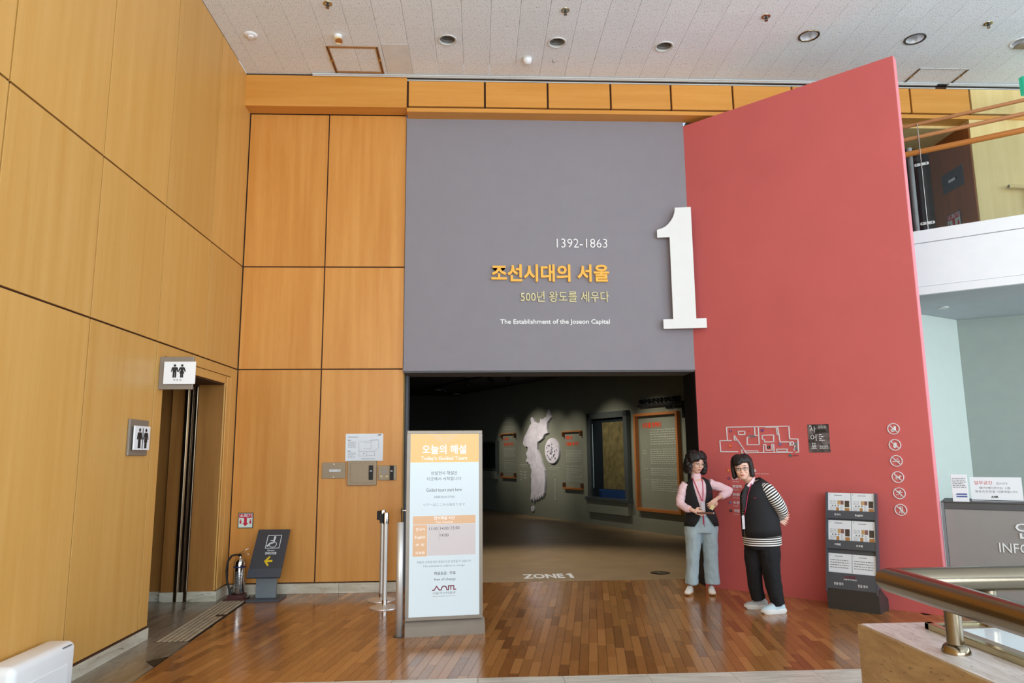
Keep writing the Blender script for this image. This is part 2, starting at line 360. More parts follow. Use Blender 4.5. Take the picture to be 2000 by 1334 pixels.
    def quads(s, rects, y):
        for x0, z0, x1, z1 in rects: s.poly([(x0, y, z0), (x1, y, z0), (x1, y, z1), (x0, y, z1)])
        return s
    def build(s, name, mat=None, parent=None, smooth=None, tone=None, kind=None, label=None, loc=None):
        me = bpy.data.meshes.new(name); bmesh.ops.recalc_face_normals(s.bm, faces=s.bm.faces) if smooth != 'keep' else None
        s.bm.to_mesh(me); s.bm.free()
        if smooth and smooth != 'keep':
            me.shade_smooth(); me.set_sharp_from_angle(angle=math.radians(smooth))
        if tone is not None:
            a = me.attributes.new('tone', 'FLOAT', 'FACE')
            vals = tone if isinstance(tone, list) else [tone]*len(me.polygons)
            a.data.foreach_set('value', vals)
        return link(name, me, mat, parent, kind, label, loc)
def c3(c, a, b, z, axis):
    if axis == 'z': return (c[0]+a, c[1]+b, c[2]+z)
    if axis == 'y': return (c[0]+a, c[1]+z, c[2]+b)
    return (c[0]+z, c[1]+a, c[2]+b)
def link(name, me, mat=None, parent=None, kind=None, label=None, loc=None):
    if mat is not None and not me.materials: me.materials.append(M[mat] if isinstance(mat, str) else mat)
    o = bpy.data.objects.new(name, me); COL.objects.link(o)
    if parent: o.parent = parent
    if kind: o['kind'] = kind
    if label: o['label'] = label
    if loc: o.location = loc
    return o
def thing(name, label, cat, loc=(0, 0, 0), rz=0, group=None, rx=0):
    o = bpy.data.objects.new(name, None); COL.objects.link(o); o.empty_display_size = .1
    o.location = loc; o.rotation_euler = (rx, 0, rz); o['label'] = label; o['category'] = cat
    if group: o['group'] = group
    return o
def tag(o, label, cat, group=None, kind=None):
    o['label'] = label; o['category'] = cat
    if group: o['group'] = group
    if kind: o['kind'] = kind
    return o
def struct(name, mb, mat, smooth=None, label=None):
    o = mb.build(name, mat, None, smooth=smooth, kind='structure', label=label); return o
def sroot(name, loc=(0, 0, 0), rz=0, label=None):
    o = bpy.data.objects.new(name, None); COL.objects.link(o); o.location = loc; o.rotation_euler = (0, 0, rz); o['kind'] = 'structure'
    if label: o['label'] = label
    return o
FONT = bpy.data.curves.new('font_curve', 'FONT')
def text(s, name, parent, box, y, mat, depth=.0, bold=0, xdir='xz', align=None, res=2):
    """lettering fitted into box (u0, z0, u1, z1) of the parent's local frame, facing -Y, front at y"""
    c = FONT; c.body = s; c.extrude = depth/2; c.offset = bold; c.resolution_u = res; c.align_x = 'CENTER'
    t = bpy.data.objects.new('t', c); me = bpy.data.meshes.new_from_object(t)
    bpy.data.objects.remove(t)
    if not me.vertices: return None
    xs = [v.co.x for v in me.vertices]; ys = [v.co.y for v in me.vertices]; x0, x1, y0, y1 = min(xs), max(xs), min(ys), max(ys)
    u0, z0, u1, z1 = box; sx = (u1-u0)/(x1-x0); sz = (z1-z0)/(y1-y0)
    zs = [v.co.z for v in me.vertices]; zm = max(zs) or 1e-4
    for v in me.vertices:
        X, Y, Z = v.co
        v.co = (u0+(X-x0)*sx, y+(depth/2 if depth else 0)-Z/zm*(depth/2 if depth else 0), z0+(Y-y0)*sz)
    me.materials.clear()
    return link(name, me, mat, parent)
def stroke(mb, pts, w, y0, y1, closed=False):
    """thick polyline in the xz plane, each segment a slab"""
    P = [Vector((p[0], p[1])) for p in pts]
    if closed: P.append(P[0])
    for a, b in zip(P, P[1:]):
        d = (b-a).normalized()*w/2; n = Vector((-d.y, d.x)); a2, b2 = a-d, b+d
        mb.prism([a2+n, b2+n, b2-n, a2-n], y0, y1)
    return mb
def dashes(mb, x0, z0, x1, z1, rows, y, fill=.5, seed=1, ragged=.15, word=.03):
    r = random.Random(seed); h = (z1-z0)/rows
    for k in range(rows):
        z = z1-(k+.5)*h; x = x0; end = x1-(r.random()*ragged*(x1-x0) if k % 4 == 3 else 0)
        while x < end-.004:
            w = min(word*(.5+r.random()), end-x); mb.poly([(x, y, z-h*fill/2), (x+w, y, z-h*fill/2), (x+w, y, z+h*fill/2), (x, y, z+h*fill/2)]); x += w+word*.3
    return mb
def sk_logo(mb, x0, z0, x1, z1, w, y0, y1):
    """skyline emblem: peak, arch, gate"""
    pts = [(0, 0), (.07, 0), (.17, .95), (.29, 0), (.37, 0), (.40, .55), (.44, .85), (.5, .95), (.56, .85), (.60, .55), (.62, 0), (.69, 0), (.69, .95), (.92, .95), (.92, .05), (1, .05)]
    f = lambda p: (x0+(x1-x0)*p[0], z0+(z1-z0)*p[1])
    stroke(mb, [f(p) for p in pts], w, y0, y1)
    stroke(mb, [f((.79, .95)), f((.79, .1))], w, y0, y1)
    return mb
def remesh(mb, name, mat, parent, voxel=.006, it=4, label=None, fac=.6, fold=0, fs_=(9, 9, 4)):
    me = bpy.data.meshes.new('r'); mb.bm.to_mesh(me); mb.bm.free()
    t = bpy.data.objects.new('r', me); TMP.collection.objects.link(t)
    a = t.modifiers.new('a', 'REMESH'); a.mode = 'VOXEL'; a.voxel_size = voxel; a.use_smooth_shade = True
    if it: b = t.modifiers.new('b', 'SMOOTH'); b.iterations = it; b.factor = fac
    dg = tmp_graph(); me2 = bpy.data.meshes.new_from_object(t.evaluated_get(dg))
    bpy.data.objects.remove(t)
    if fold:
        nz = mnoise.noise; nn = [v.normal.copy() for v in me2.vertices]
        for v, n_ in zip(me2.vertices, nn):
            p = v.co; v.co = p+n_*fold*(nz((p.x*fs_[0], p.y*fs_[1], p.z*fs_[2]))+.5*nz((p.x*fs_[0]*2.3+5, p.y*fs_[1]*2.3, p.z*fs_[2]*3.1)))
    me2.shade_smooth(); me2.materials.clear()
    return link(name, me2, mat, parent, label=label)
def clip(poly, a, b):
    """keep the part of a convex polygon left of the line a->b"""
    out = []; f = lambda p: (b[0]-a[0])*(p[1]-a[1])-(b[1]-a[1])*(p[0]-a[0])
    for i, p in enumerate(poly):
        q = poly[(i+1) % len(poly)]; fp, fq = f(p), f(q)
        if fp >= 0: out.append(p)
        if (fp >= 0) != (fq >= 0):
            t = fp/(fp-fq); out.append((p[0]+(q[0]-p[0])*t, p[1]+(q[1]-p[1])*t))
    return out
# ================================================================ FLOOR
XL, YB, ZC = -2.868, 8.635, 6.253
ZA, ZB = 3.840, 2.577
Y0, SP = 4.232, 1.1215
fl = MB().box(-6, 13, -9, 9.13, -.12, -.008).build('floor', 'black', kind='structure')
# wood planks, laid 9 degrees off the lobby axis, on a field with a slanted left edge
th = math.radians(9); du = (math.cos(th), -math.sin(th)); dv = (math.sin(th), math.cos(th))
PW = .0705; planks = []
pr = random.Random(5)
for i in range(-70, 90):
    v = 3.2+pr.random()*.5
    while v < 10.6:
        L = pr.choice((.38, .44, .48, .54, .62, .74, .9)); g = .0011
        c = [(i*PW+g, v+g), ((i+1)*PW-g, v+g), ((i+1)*PW-g, v+L-g), (i*PW+g, v+L-g)]
        q = [(a*du[0]+b*dv[0], a*du[1]+b*dv[1]) for a, b in c]
        for A, B in (((-2.408, 5.30), (-2.513, 8.6)), ((8, 5.345), (-8, 5.345)), ((-8, 9.13), (8, 9.13)), ((5.6, 0), (5.6, 10))):
            if len(q) > 2:
                q = clip(q, B, A) if A in ((-2.408, 5.30), (8, 5.345), (-8, 9.13)) else clip(q, A, B)
        if len(q) > 2:
            area_ = abs(sum(q[k][0]*q[(k+1) % len(q)][1]-q[(k+1) % len(q)][0]*q[k][1] for k in range(len(q))))/2
            cx = sum(p[0] for p in q)/len(q); cy = sum(p[1] for p in q)/len(q)
            hid = (cx < -.93 and cy > 8.9) or (cx > 2.6 and (cx-2.65)*.695+(cy-8.605)*.719 > .30 and cx < 4.5)
            if area_ > .0012 and not hid: planks.append((cy*1.0+abs(cx)*.2-area_*4, q, max(0, min(1, pr.gauss(.5, .14)))))
        v += L
planks.sort(key=lambda t: t[0])
pieces = []
def plank_mesh(mb, q):
    mb.prism(q, -.008, 0, 'xy')
for _, q, tone in planks[:300]:
    mb = MB(); cx, cy = q[0]; plank_mesh(mb, [(a-cx, b-cy) for a, b in q])
    mb.build('plank', 'plank', fl, tone=tone, loc=(cx, cy, 0))
mb = MB(); tn = []
for _, q, tone in planks[300:]:
    plank_mesh(mb, q); tn += [tone]*(len(q)+2)
mb.build('plank_field', 'plank', fl, tone=tn, kind='stuff')
# travertine in front of the wood
g = .0015
for r_ in range(2):
    y1 = 5.342-r_*1.2
    for k in range(-5, 12):
        x0 = -.006+.598*k
        if x0 < -2.9: continue
        MB().prism([(x0+g-x0, -1.2+g), (.598-g, -1.2+g), (.598-g, -g), (g, -g)], -.008, 0, 'xy').build('stone_tile', 'stone', fl, loc=(x0, y1, 0))
MB().box(-6, 13, -9, 2.942, -.008, 0).build('lobby_paving', 'stone', fl)
MB().box(7.17, 13, 2.94, 5.342, -.008, 0).build('lobby_paving', 'stone', fl)
MB().box(5.6, 13, 5.345, 9.13, -.008, 0).build('lobby_paving', 'stone', fl)
# stone strip along the left wall and into the washroom passage
def flat(name, pts, mat, z1=0, z0=-.008): return MB().prism(pts, z0, z1, 'xy').build(name, mat, fl)
flat('stone_tile', [(-2.868, 5.345), (-2.412, 5.345), (-2.436, 5.80), (-2.56, 5.95), (-2.868, 5.95)], 'stone_grey')
flat('dark_stone_inlay', [(-2.557, 5.953), (-2.437, 5.806), (-2.446, 6.088)], 'stone_dark')
flat('stone_tile', [(-2.868, 5.953), (-2.56, 5.953), (-2.448, 6.091), (-2.462, 6.53), (-2.868, 6.53)], 'stone_grey')
flat('stone_tile', [(-2.868, 6.533), (-2.745, 6.533), (-2.80, 8.25), (-2.868, 8.25)], 'stone_grey')
flat('stone_tile', [(-2.80, 8.253), (-2.503, 8.253), (-2.511, 8.62), (-2.868, 8.62), (-2.868, 8.253)], 'stone_grey')
for a, b in ((6.45, 7.0), (7.003, 7.6), (7.603, 8.34)):
    flat('stone_tile', [(-6, a), (-2.871, a), (-2.871, b), (-6, b)], 'stone_grey')
# tactile warning tiles
tp = thing('tactile_paving', 'strip of raised bronze tactile studs between grey stone and wood floor', 'tactile paving', (-2.745, 6.533, 0), math.radians(1.85))
mt_ = plain('tactile_tile', (176, 160, 134), .45, var=.12, scale=12); M['tactile'] = mt_
M['tactile_dark'] = plain('tactile_groove', (58, 42, 28), .6)
for k in range(6):
    mb = MB(); y = k*.286; mb.box(.002, .275, y+.002, y+.284, -.006, 0)
    t_ = mb.build('tactile_tile', 'tactile_dark', tp)
    mb = MB()
    for i in range(6):
        for j in range(6):
            if k == 3 and i > 3 and j in (2, 3): continue
            cx, cy = .026+i*.045, y+.026+j*.047
            mb.box(cx-.017, cx+.017, cy-.019, cy+.019, 0, .005, bev=.004)
    mb.build('stud_rows', 'tactile', t_)

# exhibition room floor
MB().box(-6, 6, 9.13, 24, -.1, -.001).build('floor_exhibit', 'ex_floor', kind='structure')

# ================================================================ CEILING
ce = MB().box(-3.2, 13, -9, 8.46, 6.45, 6.55).build('ceiling', 'black', kind='structure')
TX, TY, XC = .3165, .353, -2.07
lights = [(-.345, 7.605), (.919, 7.617), (2.183, 7.66), (3.79, 7.39), (5.054, 7.415), (6.347, 7.44)]
hatch = [(-1.763, -1.16, 7.77, 8.355), (5.50, 6.14, 8.03, 8.40)]
cols = [XC+TX*k for k in range(-3, 34)]
def ctile(x0, x1, y0, y1, mb=None, mat='ceiling', name='ceiling_tile'):
    own = mb is None
    if own: mb = MB()
    x0 = max(x0, -2.866); gx, gy = .0016, .0006
    if own:
        hits = [l for l in lights if x0-.12 < l[0] < x1+.12 and y0-.12 < l[1] < y1+.12]
        o = mb.box(gx, x1-x0-gx, gy, y1-y0-gy, 0, .018).build(name, mat, ce, loc=(x0, y0, ZC))
        if hits:
            for l in hits:
                cme = MB().cyl((l[0]-x0, l[1]-y0, -.1), (l[0]-x0, l[1]-y0, .1), .105, n=40).build('cut')
                md = o.modifiers.new('b', 'BOOLEAN'); md.object = cme; md.operation = 'DIFFERENCE'; cme.location = (x0, y0, ZC)
                TMP.collection.objects.link(o); TMP.collection.objects.link(cme); dg = tmp_graph()
                me = bpy.data.meshes.new_from_object(o.evaluated_get(dg)); o.modifiers.clear(); o.data = me
                bpy.data.objects.remove(cme); TMP.collection.objects.unlink(o)
        return o
    mb.box(x0+gx, x1-gx, y0+gy, y1-gy, ZC, ZC+.018)
rest = MB()
for x0 in cols:
    for j in range(60):
        y1 = 8.42-j*TY; y0 = y1-TY
        if y0 < -8.9: break
        cx, cy = x0+TX/2, (y0+y1)/2
        if -1.09 < cx < -.80 and cy > 7.76: continue
        if j < 8 and x0 < 7.4: ctile(x0, x0+TX, y0, y1)
        else: ctile(x0, x0+TX, y0, y1, rest)
rest.box(cols[-1]+TX, 13, -8.9, 8.42, ZC, ZC+.018)
rest.build('ceiling_tile_field', 'ceiling', ce, kind='stuff')
MB().box(-1.119+.002, -.803-.002, 7.712, 8.418, ZC-.002, ZC+.016).build('ceiling_tile', 'ceiling_new', ce, label='newer plain white ceiling tile')
# black shadow gap and white linear trim where the ceiling meets the wood fascia
t1 = MB().box(XL, 13, 8.415, 8.47, 6.235, 6.28).build('trim_1', 'black', kind='structure')
t2 = sroot('trim_2')
mb = MB()
for a, b in ((-2.05, .4), (.402, 3.1), (3.102, 5.95), (6.10, 8.5)):
    MB().box(a, b, 8.365, 8.43, 6.232, 6.246).box(a, b, 8.43, 8.452, 6.20, 6.215).box(a, b, 8.385, 8.392, 6.222, 6.246).build('trim_strip', 'alu', t2)

# ================================================================ LEFT WALL
wl = MB().box(XL-.35, XL-.018, -9, 6.65, 0, ZC).box(XL-.35, XL-.018, 6.6, YB+.2, 2.37, ZC).box(XL-.35, XL-.018, 8.27, YB+.2, 0, 2.4).build('wall_left', 'groove', kind='structure')
G = .0075
def pan(parent, y0, y1, z0, z1, mat='panel_left', name='wall_panel', t=.018, x=XL):
    return MB().box(x-t, x, 0+G, y1-y0-G, G, z1-z0-G, bev=.001).build(name, mat, parent, loc=(0, y0, z0))
rows = ((ZB, ZA), (ZA, ZC+.006))
for k in range(-11, 4):
    y0, y1 = Y0+k*SP, Y0+(k+1)*SP
    if k == 3: y1 = YB
    for z0, z1 in rows: pan(wl, y0, y1, z0, z1)
    if y1 < 6.48: pan(wl, y0, y1, .105, ZB)
pan(wl, Y0+2*SP, 6.653, .105, ZB)
# door surround in the same veneer: header, right stile, stepped casing
pan(wl, 6.653-.006, 8.44, 2.46, ZB, name='header_panel')
MB().box(XL-.018, XL-.004, 6.65, 8.30, 2.375, 2.462, bev=.003).build('casing_header', 'panel_left', wl)
pan(wl, 8.44, YB+.008, .115, ZB, name='stile_panel')
MB().box(XL-.02, XL-.004, 8.262, 8.452, .115, 2.462, bev=.003).build('casing_stile', 'panel_left', wl)
MB().box(XL-.02, XL+.004, 8.30, 8.37, .115, 2.44, bev=.004).build('casing_bead', 'panel_left', wl)
bl = sroot('baseboard_left')
MB().box(XL-.018, XL+.012, -9, 6.655, 0, .094, bev=.002).build('skirting_stone', 'skirting', bl)
MB().box(XL-.018, XL+.014, 8.262, 8.62, 0, .107, bev=.002).build('skirting_stone', 'skirting', bl)
MB().box(XL-.012, XL+.002, -9, 6.65, .094, .108).build('skirting_cap', 'groove', bl)
# washroom passage behind the opening
wp = MB().box(-6, -2.9, 8.36, 8.6, 0, 2.5).box(-6.2, -6, 6.4, 8.6, 0, 2.5).box(-6, XL-.34, 6.35, 6.45, 0, 2.5).box(-6, XL-.02, 6.45, 8.36, 2.36, 2.5).build('wall_passage', 'groove', kind='structure')
MB().box(-3.165, XL-.004, 8.268, 8.30, .105, 2.362, bev=.003).build('reveal_panel', 'wood_dark', wp)
MB().box(-3.46, -3.30, 8.285, 8.36, .10, 2.362, bev=.003).build('reveal_panel', 'wood_dark', wp)
MB().box(-6, -3.47, 8.335, 8.36, .10, 2.362).build('reveal_panel', 'wood_dark', wp)
MB().box(-3.46, -3.17, 8.262, 8.36, 0, .10, bev=.002).box(-6, -3.46, 8.32, 8.36, 0, .1).box(-3.165, XL+.01, 8.252, 8.3, 0, .107, bev=.002).build('skirting_stone', 'skirting', wp)
df = thing('sliding_door_frame', 'brushed metal vertical door frame inside the passage opening', 'door frame', (-3.235, 8.262, 0))
MB().box(-.075, -.035, -.006, .05, 0, 2.34, bev=.004).build('frame_post', 'bronze', df)
MB().box(.03, .066, -.006, .05, 0, 2.34, bev=.004).build('frame_post', 'bronze', df)
MB().box(-.034, .03, .02, .05, 0, 2.34).build('door_leaf', 'bronze', df)
MB().box(-.02, .012, .005, .03, 0, 2.34, bev=.004).build('guide_rail', 'bronze', df)

# ================================================================ BACK WALL (orange veneer)
wb = MB().box(XL-.3, -.915, YB+.02, YB+.62, 0, 6.3).build('wall_back', 'groove', kind='structure')
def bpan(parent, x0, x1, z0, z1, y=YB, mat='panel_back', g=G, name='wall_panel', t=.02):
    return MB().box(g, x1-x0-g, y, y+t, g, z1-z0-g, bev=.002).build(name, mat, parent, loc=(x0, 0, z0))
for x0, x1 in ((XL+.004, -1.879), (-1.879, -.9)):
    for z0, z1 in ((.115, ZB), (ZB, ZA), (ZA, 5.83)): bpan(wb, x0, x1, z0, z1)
MB().box(-.925, -.902, YB+.02, YB+.30, .0, ZB+.01).build('end_panel', 'panel_left', wb)
bb = sroot('baseboard_back')
MB().box(XL, -1.6, YB-.028, YB+.02, 0, .11, bev=.003).build('skirting_stone', 'skirting', bb)
MB().box(-1.598, -.905, YB-.028, YB+.02, 0, .11, bev=.003).build('skirting_stone', 'skirting', bb)
# cornice / fascia under the ceiling
co_ = MB().box(XL, 9.6, 8.45, 8.62, 5.86, 6.235).build('trim_3', 'groove', kind='structure')
YF = 8.41
MB().box(XL, -.886, YF, 8.62, 5.828, 6.236, bev=.002).build('fascia_panel', 'panel_h', co_)
MB().box(-.882, 9.6, YF, 8.62, 5.775, 5.828, bev=.002).build('fascia_bottom', 'panel_h', co_)
xs = [-.872, .090, .882, 1.682, 2.456, 3.256, 4.03, 4.81, 5.59, 6.385]
for a, b in zip(xs, xs[1:]):
    MB().box(a+.012, b-.012, YF, 8.45, 5.85, 6.185, bev=.002).build('fascia_panel', 'panel_h', co_)
MB().box(6.40, 9.6, YF, 8.45, 5.85, 6.185, bev=.002).build('fascia_panel', 'panel_pale', co_)

# ================================================================ GREY ENTRANCE WALL
GX0, GX1, GY = -.9, 2.652, 8.605
wc = MB().box(GX0, GX1, GY, GY+.24, 2.55, 5.79).build('wall_center', 'grey_wall', kind='structure')
MB().box(GX0+.001, GX0+.03, YB+.30, 9.13, 0, 2.56).build('door_jamb', 'grey_jamb', wc)
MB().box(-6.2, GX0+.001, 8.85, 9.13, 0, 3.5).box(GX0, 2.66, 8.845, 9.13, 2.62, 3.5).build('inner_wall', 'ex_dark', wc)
MB().box(GX0+.004, GX1, 8.62, 9.1, 2.53, 2.549).build('opening_head', 'grey_jamb', wc)
MB().box(2.652, 2.70, 8.64, 9.13, 0, 2.56).build('door_jamb', 'black', wc)
# raised lettering
def frame3(name, label, cat, loc, rz=0, group=None): return thing(name, label, cat, loc, rz, group)
t = frame3('wall_lettering', 'white raised years 1392-1863 on grey wall', 'lettering', (0, GY, 0)); text('1392-1863', 'letters', t, (.980, 4.086, 1.615, 4.202), -.014, 'white_letter', .012, bold=-.008)
t = frame3('wall_lettering', 'large yellow raised Korean title on grey wall', 'lettering', (0, GY, 0)); text('조선시대의 서울', 'letters', t, (.163, 3.645, 1.622, 3.866), -.034, 'yellow', .03, bold=.028)
t = frame3('wall_lettering', 'cream raised Korean subtitle below the yellow title', 'lettering', (0, GY, 0)); text('500년 왕도를 세우다', 'letters', t, (.523, 3.394, 1.615, 3.528), -.02, 'cream', .017, bold=.0)
t = frame3('wall_lettering', 'small white English line The Establishment of the Joseon Capital', 'lettering', (0, GY, 0)); text('The Establishment of the Joseon Capital', 'letters', t, (.27, 3.105, 1.617, 3.180), -.008, 'white_letter', .006, bold=.015)
# the big numeral
n1 = thing('numeral_one', 'tall white numeral 1 standing off the corner of grey and red walls', 'numeral', (2.35, 8.5, 0), math.radians(-9))
arc_ = [(.103, 4.515), (.085, 4.46), (.056, 4.412), (.02, 4.368), (-.02, 4.335), (-.07, 4.312), (-.12, 4.300)]
pts = [(-.12, 4.2), (.031, 4.2), (.031, 3.162), (-.089, 3.162), (-.089, 3.044), (.427, 3.044), (.427, 3.162), (.306, 3.162), (.306, 4.577), (.113, 4.577)]+arc_
MB().prism(pts, 0, .03).build('numeral_board', 'one_face', n1)
MB().box(.06, .12, .03, .06, 3.3, 3.36).box(.06, .12, .03, .06, 4.2, 4.26).build('spacer', 'mid_grey', n1)

# ================================================================ RED WALL
RA = math.atan2(6.885-8.605, 4.43-2.65); RL = 2.475
rw = MB().box(-.0, RL-.006, 0, .115, 0, 5.72).build('wall_diagonal', 'red_wall', kind='structure'); rw.location = (2.652, 8.605, 0); rw.rotation_euler = (0, 0, RA)
MB().box(RL-.006, RL, 0, .115, 0, 5.72).build('edge_strip', 'red_end', rw)
# graphics on it (u along the wall, z up)
def on_red(name, label, cat, group=None): return thing(name, label, cat, (2.652, 8.605, 0), RA, group)
gm = on_red('floor_plan_relief', 'white raised outline floor plan of the exhibition halls on red wall', 'floor plan')
A_, B_ = -.009, -.001; w = .0095
mb = MB()
for pl, cl in (([(.487, 1.554), (.279, 1.556), (.276, 1.684), (.416, 1.684)], 0), ([(.370, 1.684), (.368, 1.840), (1.098, 1.828)], 0), ([(1.098, 1.828), (1.096, 1.689), (1.187, 1.686), (1.184, 1.542), (1.155, 1.542)], 0),
               ([(.495, 1.688), (.456, 1.688), (.456, 1.741), (.60, 1.522)], 0), ([(.495, 1.688), (.565, 1.575)], 0), ([(.60, 1.522), (.539, 1.537), (.539, 1.575)], 0), ([(.60, 1.541), (1.118, 1.542)], 0),
               ([(.511, 1.789), (.587, 1.786), (.586, 1.749), (.511, 1.750)], 1), ([(.707, 1.834), (.706, 1.743)], 0), ([(.70, 1.735), (.752, 1.735)], 0), ([(.64, 1.72), (.611, 1.717), (.608, 1.631), (.749, 1.631), (.751, 1.833)], 0),
               ([(.789, 1.736), (.920, 1.736), (.917, 1.660), (.812, 1.660), (.812, 1.688), (.789, 1.690)], 1), ([(.820, 1.632), (.797, 1.632), (.795, 1.546)], 0), ([(.893, 1.632), (.914, 1.632), (.915, 1.546)], 0),
               ([(.825, 1.628), (.825, 1.567), (.893, 1.567), (.894, 1.627)], 0), ([(.945, 1.578), (1.062, 1.578), (1.060, 1.549), (.944, 1.549)], 1), ([(.829, 1.832), (.829, 1.824), (.955, 1.824), (.965, 1.737), (.983, 1.737)], 0),
               ([(.972, 1.83), (.988, 1.657), (1.096, 1.656)], 0), ([(.58, 1.562), (.725, 1.561), (.725, 1.544)], 0), ([(1.096, 1.655), (1.096, 1.615)], 0), ([(1.155, 1.63), (1.138, 1.565)], 0)):
    stroke(mb, pl, w, A_, B_, cl)
mb.build('plan_walls', 'white_mark', gm)
MB().ring((1.122, -.014, 1.638), .023, .013, 'y', h=.013).build('round_room', 'white_mark', gm)
MB().box(.629, .71, -.010, -.001, 1.720, 1.738).box(1.15, 1.178, -.01, -.001, 1.615, 1.65).box(1.145, 1.178, -.01, -.001, 1.57, 1.598).build('stair_blocks', 'mid_grey', gm)
dots = [('1', .401, 1.624, (232, 106, 36), .0165, 'orange'), ('2', .418, 1.792, (120, 42, 92), .013, 'plum'), ('3', .637, 1.795, (196, 52, 62), .011, 'red'), ('4', .794, 1.791, (110, 52, 130), .0155, 'purple'),
        ('5', .990, 1.632, (124, 104, 156), .015, 'lavender'), ('6', .858, 1.602, (34, 26, 30), .015, 'black')]
for n_, u, z, c, r, nm in dots:
    mt_ = plain('dot_'+nm, c, .4, var=.01); M['dot'+n_] = mt_
    d = MB().cyl((u, -.012, z), (u, -.0, z), r, n=24).build('number_dot', mt_, gm)
    text(n_, 'digit', d, (u-.0035, z-.006, u+.0035, z+.006), -.013, 'white_mark', bold=.02)
d = MB().cyl((1.093, -.012, 1.507), (1.093, 0, 1.507), .014, n=20).build('number_dot', plain('dot_teal', (72, 118, 112), .4), gm)
text('로비', 'caption', gm, (1.118, 1.497, 1.178, 1.515), -.003, plain('dark_red_ink', (110, 30, 34), .5), bold=.01)
gl = on_red('hall_list', 'numbered list of exhibition halls lettered on red wall behind the visitors', 'lettering')
for n_, z, ko, en in (('1', 1.341, '조선시대의 서울', 'Seoul in the time of the Joseon Dynasty'), ('2', 1.249, '한양가', 'Hanyang'), ('3', 1.157, '한양의', 'Hanyang'), ('4', 1.065, '한양의', 'Hanyang'), ('5', .975, '도성', 'Seoul'), ('6', .882, '개항', 'Seoul')):
    d = MB().cyl((.364, -.008, z), (.364, 0, z), .018 if n_ == '1' else .015, n=24).build('number_dot', M['dot'+n_], gl)
    text(n_, 'digit', d, (.360, z-.007, .368, z+.007), -.009, 'white_mark', bold=.02)
    text(ko, 'hall_name', gl, (.398, z-.016, .398+.037*len(ko), z+.018), -.003, 'white_mark', .002, bold=.02)
    text(en, 'hall_caption', gl, (.40, z-.044, .40+.0112*len(en), z-.028), -.002, 'white_mark')
po = on_red('poster', 'black poster of winding roads with white Korean lettering on red wall', 'poster')
def poster_mat():
    mt, nt, b = base_mat('poster_print'); tc = N(nt, 'ShaderNodeTexCoord')
    n1 = N(nt, 'ShaderNodeTexNoise', Scale=9.0, Detail=6.0, Distortion=1.2); nt.links.new(tc.outputs['Object'], n1.inputs['Vector'])
    n2 = N(nt, 'ShaderNodeTexNoise', Scale=60.0, Detail=3.0, Distortion=2.0); nt.links.new(tc.outputs['Object'], n2.inputs['Vector'])
    ad = N(nt, 'ShaderNodeMath', operation='MULTIPLY_ADD'); ad.inputs[1].default_value = .45; nt.links.new(n2.outputs['Fac'], ad.inputs[0]); nt.links.new(n1.outputs['Fac'], ad.inputs[2])
    r = N(nt, 'ShaderNodeValToRGB'); e = r.color_ramp.elements; e[0].position = .6; e[0].color = (*lin((34, 32, 32)), 1); e[1].position = .9; e[1].color = (*lin((122, 112, 112)), 1)
    nt.links.new(ad.outputs[0], r.inputs[0]); nt.links.new(r.outputs[0], b.inputs['Base Color']); b.inputs['Roughness'].default_value = .5
    return mt
MB().box(1.300, 1.521, -.006, -.001, 1.539, 1.838).build('sheet', poster_mat(), po)
for s_, b_ in (('사', (1.322, 1.752, 1.385, 1.820)), ('어', (1.326, 1.663, 1.387, 1.732)), ('표', (1.326, 1.580, 1.385, 1.640))): text(s_, 'lettering', po, b_, -.008, 'white_mark', bold=-.005)
mb = MB()
for k, (z, w_) in enumerate(((1.727, .028), (1.706, .036), (1.685, .02), (1.666, .042))): dashes(mb, 1.415, z-.006, 1.415+w_*1.3, z+.006, 1, -.0075, .7, k, 0, .02)
dashes(mb, 1.415, 1.575, 1.50, 1.612, 3, -.0075, .45, 9, .2, .02); dashes(mb, 1.41, 1.79, 1.50, 1.825, 3, -.0075, .3, 12, .2, .02); mb.quads([(1.318, 1.818, 1.342, 1.828)], -.0075)
mb.build('small_print', 'white_mark', po, kind='stuff')
# six prohibition signs in a column
def nosign(z, label, draw):
    t = on_red('prohibition_sign', label, 'sign', 'prohibition signs in a column on the red wall'); c = (2.15, -.012, z)
    MB().ring(c, .0565, .0495, 'y', n=40, h=.011).build('ring', 'white_mark', t)
    mb = MB(); stroke(mb, [(2.15-.036, z+.036), (2.15+.036, z-.036)], .007, -.012, -.001); mb.build('slash', 'white_mark', t)
    mb = MB(); draw(mb, 2.15, z); mb.build('pictogram', 'white_mark', t)
D0, D1 = -.007, -.001
def P_(mb, x, z, pts): mb.prism([(x+a/1000, z+b/1000) for a, b in pts], D0, D1)
def disc(mb, x, z, r): mb.cyl((x, D0, z), (x, D1, z), r, n=16)
def food(mb, x, z):
    P_(mb, x, z, [(2, 26), (24, 26), (21, -14), (6, -14)]); P_(mb, x, z, [(-24, -4), (-8, 4), (4, -4), (4, -9), (-24, -9)]); mb.box(x-.026, x+.006, D0, D1, z-.018, z-.0125); P_(mb, x, z, [(-24, -21), (8, -21), (6, -29), (-22, -29)])
def touch(mb, x, z):
    P_(mb, x, z, [(-16, 6), (-10, 6), (-10, -4), (16, -4), (14, -20), (8, -30), (-8, -30), (-16, -18)])
    for k in range(4): mb.box(x-.006+k*.0058, x-.0015+k*.0058, D0, D1, z-.005, z+.026-abs(k-1.3)*.003)
